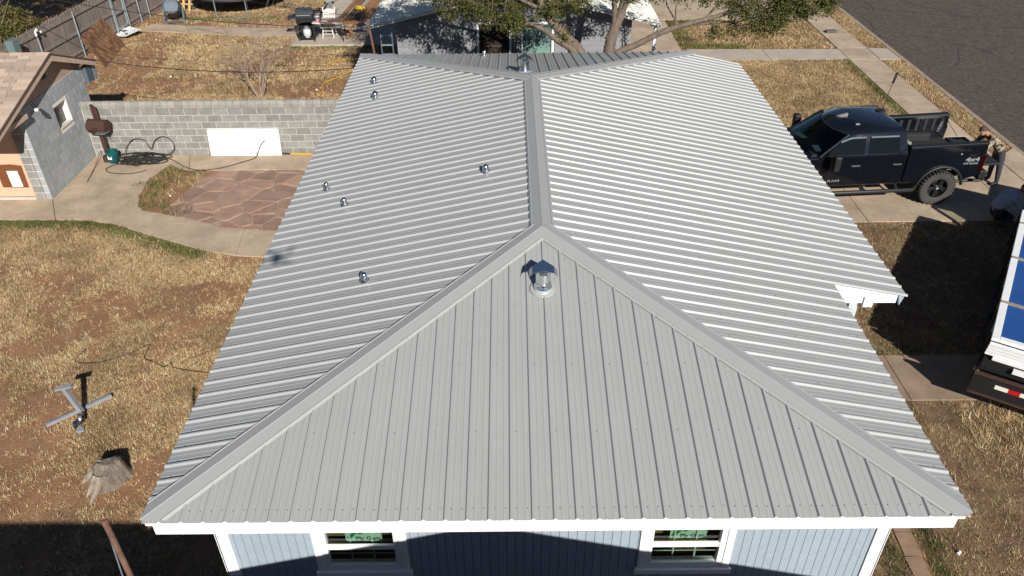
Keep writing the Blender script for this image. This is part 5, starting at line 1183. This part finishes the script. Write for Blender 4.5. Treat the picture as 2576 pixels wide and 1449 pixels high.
# roof: shark fin, brake lamp, aerial with its loop mount and shadow-thin rod
MB().prism([(-2.55,2.06),(-2.28,2.06),(-2.28,2.13)],-1.04,-.98,XZ).build('roof_fin', pm('fin_grey', (.2,.2,.2), .4), tr_)
MB().box(-2.3,-2.2,.46,.5,2.045,2.075).build('roof_bead', M_silver, tr_)
an = MB().lathe([(.09,0),(.085,.02),(.03,.035)],12,Matrix.Translation((-1.28,1.25,2.05))).build('aerial_base', M_trim, tr_, smooth=True)
MB().tube([(-1.28,1.25,2.06),(-1.2,1.3,2.5),(-1.14,1.34,2.75)],.008,5).build('aerial_rod', M_trim, an)
MB().tube([(-1.14,1.34,2.72),(-1.08,1.37,2.98)],.03,8).build('aerial_coil', M_trim, an)
MB().tube([(-1.28+.16*math.cos(a),1.25+.1*math.sin(a),2.075) for a in np.linspace(0,6.28,16)],.01,5,False).build('aerial_lead', M_trim, an)
# badges
text('badge_lettering', '4x4', .19, Matrix.Translation((.68,.047,1.2))@XZ@Matrix.Diagonal((1.25,.8,1,1)), M_silver, tr_, .002, True)
text('badge_lettering', 'OFF ROAD', .07, Matrix.Translation((.66,.047,1.095))@XZ@Matrix.Diagonal((1.1,.9,1,1)), M_silver, tr_, .002, True)
text('door_lettering', 'RAM', .1, Matrix.Translation((-2.75,.03,.78))@XZ@Matrix.Diagonal((1.5,.8,1,1)), pm('dull_badge', (.16,.165,.17), .4), tr_, .002, True)
MB().lathe([(.022,0),(.022,.006),(.012,.008)],12,Matrix.Translation((.35,.047,1.36))@Matrix.Rotation(R(90),4,'X')).build('fuel_lock', M_silver, tr_)
# wheels
def wheel(cx, yo, s):
    T = Matrix.Translation((cx, yo+s*.15, .45))@Matrix.Rotation(R(-90),4,'X')
    prof = [(.25,-.13),(.27,-.145),(.38,-.155),(.425,-.145),(.432,-.12),(.432,.12),(.425,.145),(.38,.155),(.27,.145),(.25,.13)]
    wh = MB().lathe(prof, 40, T, False).build('wheel', M_tyre, tr_, smooth=True)
    tb_ = MB(); 
    for k in range(34):
        a = k*2*math.pi/34
        for q, off in ((-1,0),(1,.5)):
            aa = a+off*2*math.pi/34; c = T@Vector((.438*math.cos(aa), .438*math.sin(aa), q*.095))
            tb_.cbox(c, (.04,.1,.05), (Matrix.Rotation(-aa+R(90),3,'Y')))
            c = T@Vector((.425*math.cos(aa), .425*math.sin(aa), q*.148)); tb_.cbox(c, (.038,.022,.05), (Matrix.Rotation(-aa+R(90),3,'Y')))
        aa = a+.03; tb_.cbox(T@Vector((.437*math.cos(aa), .437*math.sin(aa), 0)), (.03,.07,.045), (Matrix.Rotation(-aa+R(90),3,'Y')))
    tb_.build('tread', M_tyre, wh)
    q = -s*.1    # outer face
    rm = MB().lathe([(.265,-.1),(.265,.1),(.24,.1),(.225,.02),(.225,-.02),(.24,-.1)],30,T,False).build('rim', M_rim, wh, smooth=True)
    MB().lathe([(.23,0),(.23,.01)],24,T@Matrix.Translation((0,0,q*.1))).build('brake_disc', M_black, wh)
    for k in range(5):
        a = k*2*math.pi/5+.3; T2 = T@Matrix.Rotation(a,4,'Z')
        MB().prism([(.04,-.035),(.24,-.06),(.25,.06),(.04,.035)],q*.75-.015,q*.75+.015,T2).build('spoke', M_rim, wh, bevel=.008)
    MB().lathe([(.075,-.03),(.07,.03),(.04,.045)],16,T@Matrix.Translation((0,0,q*.75))@Matrix.Rotation(math.pi if q < 0 else 0,4,'X')).build('hub', M_rim, wh, smooth=True)
    MB().lathe([(.035,0),(.035,.006)],12,T@Matrix.Translation((0,0,q*.75+(.05 if q > 0 else -.056)))).build('hub_cap', M_silver, wh)
for cx in (0,-3.8): wheel(cx, .0, 1); wheel(cx, 2.02, -1)
# toolbox things lying in the bed
bc = thing('bed_clutter', 'pale grey tool case lying in the truck bed behind the cab', 'tool case', (9.75,13.45,1.0), R(20))
MB().box(-.18,.18,-.12,.12,0,.14).build('case', pm('case_grey', (.22,.24,.22), .6), bc, bevel=.015); MB().tube([(-.08,0,.14),(-.08,0,.19),(.08,0,.19),(.08,0,.14)],.012,6).build('handle', M_trim, bc)

# ================================================================== TRAILER
tl = thing('flatbed_truck', 'flatbed work truck with blue-topped bed and white plank tailboard at the right edge', 'truck', (7.58,4.87,0), math.atan2(-.5515,.834))
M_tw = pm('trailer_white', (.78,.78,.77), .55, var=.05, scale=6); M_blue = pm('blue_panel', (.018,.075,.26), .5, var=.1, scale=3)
M_tgrey = pm('shaded_grey_side', (.24,.24,.25), .6, var=.15); TW, TL = 2.6, 5.15  # side-board grey has the shade of that side put into its colour
MB().box(.05,TW-.05,.1,TL,.62,.78).build('chassis', M_black, tl)
MB().box(.0,TW,.05,TL,.785,.83).build('deck', M_wood, tl)
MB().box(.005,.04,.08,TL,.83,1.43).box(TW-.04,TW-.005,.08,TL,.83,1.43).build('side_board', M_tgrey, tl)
for i in range(7):
    for x_ in (-.05, TW+.0): MB().box(x_,x_+.05,.2+i*.8,.28+i*.8,.7,1.42).build('stake', M_black, tl)
for x0 in (-.02, TW-.1): MB().box(x0,x0+.12,.0,TL,1.44,1.5).build('top_rail', M_tw, tl, bevel=.006)
MB().box(.101,TW-.101,.0,.11,1.44,1.502).build('top_rail', M_tw, tl, bevel=.006)
y0 = .12
for l in (1.1,1.73,1.55,.6):
    MB().box(.105,TW-.105,y0,y0+l,1.45,1.485).build('blue_panel', M_blue, tl, bevel=.004); y0 += l
    if y0 < TL-.2: MB().box(-.01,TW+.01,y0-.03,y0+.035,1.487,1.515).build('cross_strip', pm('tan_strip', (.30,.25,.19), .8), tl)
for i in range(4):
    MB().box(-.03+.004*i,TW+.03,-.03-.012*i,.02-.012*i,1.165+i*.069,1.228+i*.069).build('tail_plank', M_tw, tl, bevel=.008)
MB().box(.1,TW-.2,-.06,-.03,1.1,1.17).build('tail_plank', M_tw, tl, bevel=.01)
MB().box(.45,.75,-.08,-.02,.97,1.05).build('tail_bracket', M_tw, tl)
MB().box(.0,TW,-.02,.06,.84,1.1).build('tail_frame', M_black, tl)
bmp = MB().box(-.06,TW+.06,-.14,-.06,.42,.82).build('rear_bumper', M_black, tl, bevel=.008)
MB().beam((-.06,-.145,.835),(TW+.06,-.145,.835),.05,.04).beam((-.06,-.145,.42),(TW+.06,-.145,.42),.05,.03).build('rusty_edge', M_rust, bmp)
for i in range(5):
    MB().box(.3+i*.38,.3+i*.38+.2,-.148,-.143,.62,.7).build('reflector', pm('white_tape', (.72,.72,.62), .4), bmp); MB().box(.5+i*.38,.5+i*.38+.18,-.148,-.143,.62,.7).build('reflector', pm('red_tape', (.5,.008,.012), .4), bmp)
MB().box(-.02,.02,.1,.42,.62,.8).build('licence_plate', pm('plate_dull', (.22,.2,.15), .7), tl)
text('plate_lettering', '12 9', .13, Matrix.Translation((-.024,.26,.71))@Matrix.Rotation(R(-90),4,'Z')@XZ, M_ink, tl, .001)
ch = MB()
for i in range(9): ch.tube([(-.08+.012*math.sin(a)*(i%2)+.0, -.05+.012*math.sin(a)*((i+1)%2), .86-i*.034+.024*math.cos(a)) for a in np.linspace(0,6.28,9)],.006,5,False)
ch.build('chain', M_rust, tl)
for yy in (1.9,2.75):
    for x_ in (-.02,TW-.23): 
        T = Matrix.Translation((x_+.125,yy,.37))@Matrix.Rotation(R(90),4,'Y'); wv = MB().lathe([(.2,-.1),(.33,-.11),(.37,-.08),(.37,.08),(.33,.11),(.2,.1)],24,T).build('wheel', M_tyre, tl, smooth=True); MB().lathe([(.2,-.112),(.2,.112)],16,T).build('rim', M_rim, wv)
MB().box(-.1,.28,1.4,3.25,.75,.79).build('mudguard', M_black, tl)
# headboard, then the cab and bonnet beyond the frame edge
MB().box(.0,TW,TL+.02,TL+.08,.84,1.5).build('headboard', M_black, tl)
M_cabp = pm('faded_cab_paint', (.30,.29,.27), .5, var=.15); CY0 = TL+.12; CX0, CX1 = .78, 2.48
MB().box(CX0,CX1,CY0,CY0+1.9,.55,1.35).build('cab', M_cabp, tl, bevel=.04)
MB().box(CX0+.08,CX1-.08,CY0+1.9,CY0+3.2,.6,1.22).build('bonnet', M_cabp, tl, bevel=.08)
MB().box(CX0+.12,CX1-.12,CY0+.08,CY0+1.5,2.0,2.08).build('roof', M_cabp, tl, bevel=.03)
for x_ in (CX0+.1, CX1-.1):
    for ya, yb in ((CY0+.05,CY0+.1),(CY0+.95,CY0+.9),(CY0+1.85,CY0+1.45)): MB().beam((x_,ya,1.34),(x_,yb,2.01),.07,.09).build('pillar', M_cabp, tl)
    MB().add([(x_,CY0+.1,1.36),(x_,CY0+1.8,1.36),(x_,CY0+1.42,1.99),(x_,CY0+.12,1.99)],[(0,1,2,3)]).build('side_window', M_glass, tl)
MB().add([(CX0+.15,CY0+1.86,1.36),(CX1-.15,CY0+1.86,1.36),(CX1-.18,CY0+1.47,1.99),(CX0+.18,CY0+1.47,1.99)],[(0,1,2,3)]).build('windscreen', M_glass, tl)
MB().box(CX0+.05,CX1-.05,CY0+3.22,CY0+3.36,.5,.75).build('front_bumper', M_black, tl, bevel=.02)
MB().box(CX0+.25,CX1-.25,CY0+.3,CY0+.5,1.3,1.8).build('seat', M_liner, tl, bevel=.04)
for x_ in (CX0+.02, CX1-.26):
    T = Matrix.Translation((x_+.12,CY0+2.5,.4))@Matrix.Rotation(R(90),4,'Y'); wv = MB().lathe([(.2,-.11),(.36,-.12),(.4,-.09),(.4,.09),(.36,.12),(.2,.11)],24,T).build('wheel', M_tyre, tl, smooth=True); MB().lathe([(.2,-.122),(.2,.122)],16,T).build('rim', M_rim, wv)
for x_, s_ in ((CX0,-1),(CX1,1)): MB().beam((x_,CY0+1.75,1.5),(x_+s_*.25,CY0+1.75,1.55),.03,.03).box(x_+s_*.25-.09,x_+s_*.25+.09,CY0+1.7,CY0+1.76,1.4,1.8).build('mirror', M_black, tl)
MB().box(CX0+.3,CX1-.3,CY0+3.2,CY0+3.215,.8,1.1).build('grille', M_black, tl)

# ================================================================== PEOPLE
def person(name, label, J, B, mats, regions, loc, head, look, hair, cap=None, hands=()):
    """J joints (position, radius); B bones (a, b, region). One skinned surface; head, ears, nose and fingers join it."""
    p = thing(name, label, 'person', loc); L = p.location
    names = list(J); idx = {k: i for i, k in enumerate(names)}
    me = bpy.data.meshes.new('tmp'); me.from_pydata([tuple(Vector(J[k][0])-L) for k in names], [(idx[a], idx[b]) for a, b, _ in B], []); me.update()
    t = bpy.data.objects.new('tmp', me); COL.objects.link(t)
    sk_ = t.modifiers.new('skin','SKIN'); sk_.use_smooth_shade = True
    for k in names:
        v = me.skin_vertices[0].data[idx[k]]; r = J[k][1]; v.radius = (r, r) if not hasattr(r,'__len__') else r; v.use_root = (k == 'pelvis')
    s = t.modifiers.new('sub','SUBSURF'); s.levels = 2; s.render_levels = 2
    dg = bpy.context.evaluated_depsgraph_get(); ev = bpy.data.meshes.new_from_object(t.evaluated_get(dg))
    mb = MB(); mb.add([tuple(v.co) for v in ev.vertices], [tuple(q.vertices) for q in ev.polygons]); nb = len(mb.f)
    bpy.data.objects.remove(t)
    hc = Vector(head)-L; lk = Vector(look).normalized(); sd_ = lk.cross(Vector((0,0,1))).normalized(); up = sd_.cross(lk)
    Mh = Matrix((lk, -sd_, up)).transposed()
    mb.ball(hc, (.105,.082,.125), 16, 12, Mh); mb.ball(hc+lk*.02-up*.05, (.085,.068,.08), 12, 8, Mh)
    mb.ball(hc+lk*.108-up*.01, (.02,.014,.03), 8, 6, Mh)
    for q in (-1,1): mb.ball(hc+sd_*q*.082-up*.005-lk*.005, (.022,.01,.032), 8, 6, Mh)
    nh_ = len(mb.f)
    for (c, d, side) in hands:
        c = Vector(c)-L; d = Vector(d).normalized(); s2 = d.cross(Vector((0,0,1))).normalized(); u2 = s2.cross(d)
        Mp = Matrix((d, s2, u2)).transposed(); mb.ball(c+d*.04, (.05,.042,.018), 10, 6, Mp)
        for f in range(4):
            o = c+d*.075+s2*(-.03+.02*f); l = (.065,.075,.072,.055)[f]
            mb.tube([o, o+d*l*.55+u2*.008, o+d*l*.85-u2*.022],[.0095,.009,.007],6)
        o = c+d*.02+s2*side*.04; mb.tube([o, o+s2*side*.03+d*.03, o+s2*side*.035+d*.065-u2*.01],[.012,.011,.008],6)
    m = mb.mesh('body'); 
    for q in mats: m.materials.append(q)
    segs = [(Vector(J[a][0])-L, Vector(J[b][0])-L, r) for a, b, r in B]
    for i, q in enumerate(m.polygons):
        q.use_smooth = True
        if i >= nb: q.material_index = regions['skin']; continue
        c = q.center; best = None
        for a, b, r in segs:
            ab = b-a; t_ = max(0, min(1, (c-a).dot(ab)/max(1e-9, ab.length_squared))); dd = (c-a-ab*t_).length
            if best is None or dd < best[0]: best = (dd, r)
        q.material_index = regions[best[1]]
    o = bpy.data.objects.new('body', m); COL.objects.link(o); o.parent = p
    M_eye = pm('dark_eye', (.02,.015,.012), .3); ey = MB()
    for q in (-1,1): ey.ball(hc+lk*.092+sd_*q*.032+up*.012, .012, 6, 5)
    ey.build('eyes', M_eye, p); MB().beam(hc+lk*.098-sd_*.022-up*.055, hc+lk*.098+sd_*.022-up*.055, .008, .006).build('mouth', pm('lips', (.28,.1,.08), .6), p)
    hm = MB(); T = Matrix.Translation(hc)@Mh.to_4x4()@Matrix.Diagonal((.112,.09,.132,1)) 
    prof = [(math.cos(a), math.sin(a)) for a in np.linspace(R(8), R(88), 7)]
    hm.lathe(prof+[(.01,1.0)], 16, T@Matrix.Rotation(R(-22),4,'Y')); hm.build('hair', hair, p, smooth=True)
    if cap:
        cm_ = MB(); T = Matrix.Translation(hc+up*.015)@Mh.to_4x4()@Matrix.Diagonal((.12,.1,.135,1)); cm_.lathe(prof+[(.01,1.0)], 16, T@Matrix.Rotation(R(6),4,'Y'))
        c = hc+up*.04+lk*.15; cm_.cbox(c, (.1,.15,.012), Mh); cm_.build('cap', cap, p, smooth=True)
    return p
M_skin = pm('skin', (.46,.25,.17), .55, var=.06); M_hair = pm('short_brown_hair', (.06,.035,.02), .8)
def camo():
    m = pm('camo_cloth', (.20,.15,.10), .9, var=.1, scale=40); m.name = 'camo_cloth'; N = m.node_tree.nodes; Lk = m.node_tree.links; b = N['Principled BSDF']
    tc = N.new('ShaderNodeTexCoord'); ns = N.new('ShaderNodeTexNoise'); ns.inputs['Scale'].default_value = 13; ns.inputs['Detail'].default_value = 3; Lk.new(tc.outputs['Object'], ns.inputs['Vector'])
    cr_ = N.new('ShaderNodeValToRGB'); e = cr_.color_ramp; e.interpolation = 'CONSTANT'; e.elements[0].color = (.02,.018,.014,1); e.elements[1].position = .43; e.elements[1].color = (.20,.14,.08,1)
    for ps, c in ((.5,(.42,.36,.27,1)),(.56,(.09,.07,.045,1)),(.62,(.5,.44,.36,1))): q = e.elements.new(ps); q.color = c
    Lk.new(ns.outputs[0], cr_.inputs[0]); Lk.new(cr_.outputs[0], b.inputs['Base Color']); return m
M_camo = camo(); M_denim = pm('dark_trousers', (.03,.032,.04), .85, var=.15); M_boot = pm('dark_boots', (.02,.017,.014), .7); M_tee = pm('grey_blue_shirt', (.34,.38,.46), .85, var=.08, scale=12)
X, Y = 12.22, 13.22
person('person', 'person in camouflage jacket leaning over the lowered truck tailgate', {
 'pelvis':((X,Y,.95),(.15,.12)), 'belly':((X-.13,Y,1.12),(.15,.12)), 'chest':((X-.33,Y,1.33),(.17,.13)), 'neck':((X-.5,Y,1.43),.065), 'throat':((X-.55,Y,1.46),.055),
 'shL':((X-.4,Y+.18,1.36),.085), 'elL':((X-.52,Y+.28,1.13),.06), 'haL':((X-.76,Y+.16,1.06),.04),
 'shR':((X-.4,Y-.18,1.36),.085), 'elR':((X-.56,Y-.26,1.14),.06), 'haR':((X-.8,Y-.12,1.06),.04),
 'hipL':((X,Y+.1,.9),.11), 'knL':((X+.02,Y+.14,.5),.075), 'anL':((X+.05,Y+.15,.1),.055), 'toL':((X-.12,Y+.16,.05),.045),
 'hipR':((X,Y-.1,.9),.11), 'knR':((X+.06,Y-.13,.5),.075), 'anR':((X+.12,Y-.14,.1),.055), 'toR':((X-.05,Y-.15,.05),.045)},
 [('pelvis','belly','top'),('belly','chest','top'),('chest','neck','top'),('neck','throat','skin'),('chest','shL','top'),('shL','elL','top'),('elL','haL','top'),('chest','shR','top'),('shR','elR','top'),('elR','haR','top'),
  ('pelvis','hipL','leg'),('hipL','knL','leg'),('knL','anL','leg'),('anL','toL','shoe'),('pelvis','hipR','leg'),('hipR','knR','leg'),('knR','anR','leg'),('anR','toR','shoe')],
 [M_skin, M_camo, M_denim, M_boot], {'skin':0,'top':1,'leg':2,'shoe':3}, (X,Y,.03), (X-.64,Y-.02,1.53), (-.8,-.25,-.45), M_hair, None,
 [((X-.78,Y+.15,1.055),(-.9,-.4,-.1),1), ((X-.82,Y-.11,1.055),(-.9,.3,-.1),-1)])
X, Y = 11.2, 11.15
person('person', 'person in pale shirt and blue cap crouching beside the flatbed truck', {
 'pelvis':((X,Y,.36),(.16,.14)), 'belly':((X+.08,Y,.55),(.17,.15)), 'chest':((X+.24,Y,.76),(.18,.15)), 'neck':((X+.4,Y,.88),.07), 'throat':((X+.45,Y,.9),.055),
 'shL':((X+.28,Y+.19,.78),.09), 'elL':((X+.46,Y+.26,.55),.06), 'haL':((X+.66,Y+.16,.42),.04),
 'shR':((X+.28,Y-.19,.78),.09), 'elR':((X+.46,Y-.26,.52),.06), 'haR':((X+.66,Y-.14,.4),.04),
 'hipL':((X+.03,Y+.12,.33),.12), 'knL':((X+.42,Y+.2,.42),.085), 'anL':((X+.2,Y+.2,.09),.06), 'toL':((X+.38,Y+.22,.05),.045),
 'hipR':((X+.03,Y-.12,.33),.12), 'knR':((X+.4,Y-.2,.3),.085), 'anR':((X+.1,Y-.22,.09),.06), 'toR':((X+.28,Y-.24,.05),.045)},
 [('pelvis','belly','top'),('belly','chest','top'),('chest','neck','top'),('neck','throat','skin'),('chest','shL','top'),('shL','elL','top'),('elL','haL','skin'),('chest','shR','top'),('shR','elR','top'),('elR','haR','skin'),
  ('pelvis','hipL','leg'),('hipL','knL','leg'),('knL','anL','leg'),('anL','toL','shoe'),('pelvis','hipR','leg'),('hipR','knR','leg'),('knR','anR','leg'),('anR','toR','shoe')],
 [M_skin, M_tee, M_denim, M_boot], {'skin':0,'top':1,'leg':2,'shoe':3}, (X,Y,.03), (X+.55,Y,.97), (.85,-.05,-.5), M_hair, pm('blue_cap', (.05,.10,.32), .8),
 [((X+.68,Y+.16,.415),(.9,-.2,-.35),1), ((X+.68,Y-.14,.395),(.9,.2,-.35),-1)])
# ================================================================== DRONE (only its shadow reaches the roof in view)
dn = thing('quadcopter', 'small grey quadcopter hovering high above, its blurred shadow on the left roof slope', 'drone', tuple(CAM+Vector((0,-.16,.10))))
M_dr = pm('drone_grey', (.2,.2,.21), .5)
MB().box(-.05,.05,-.13,.1,-.03,.05).build('body', M_dr, dn, bevel=.015)
for sx in (-1,1):
    for sy in (-1,1):
        am = MB().beam((sx*.04,sy*.06,.02),(sx*.2,sy*.16,.035),.03,.02).build('arm', M_dr, dn); MB().lathe([(.02,.02),(.02,.06)],10,Matrix.Translation((sx*.2,sy*.16,0))).build('motor', M_trim, am)
        MB().cbox((sx*.2,sy*.16,.066),(.26,.025,.004),Matrix.Rotation(sx*.5+sy*.9,3,'Z')).build('rotor', M_trim, am)
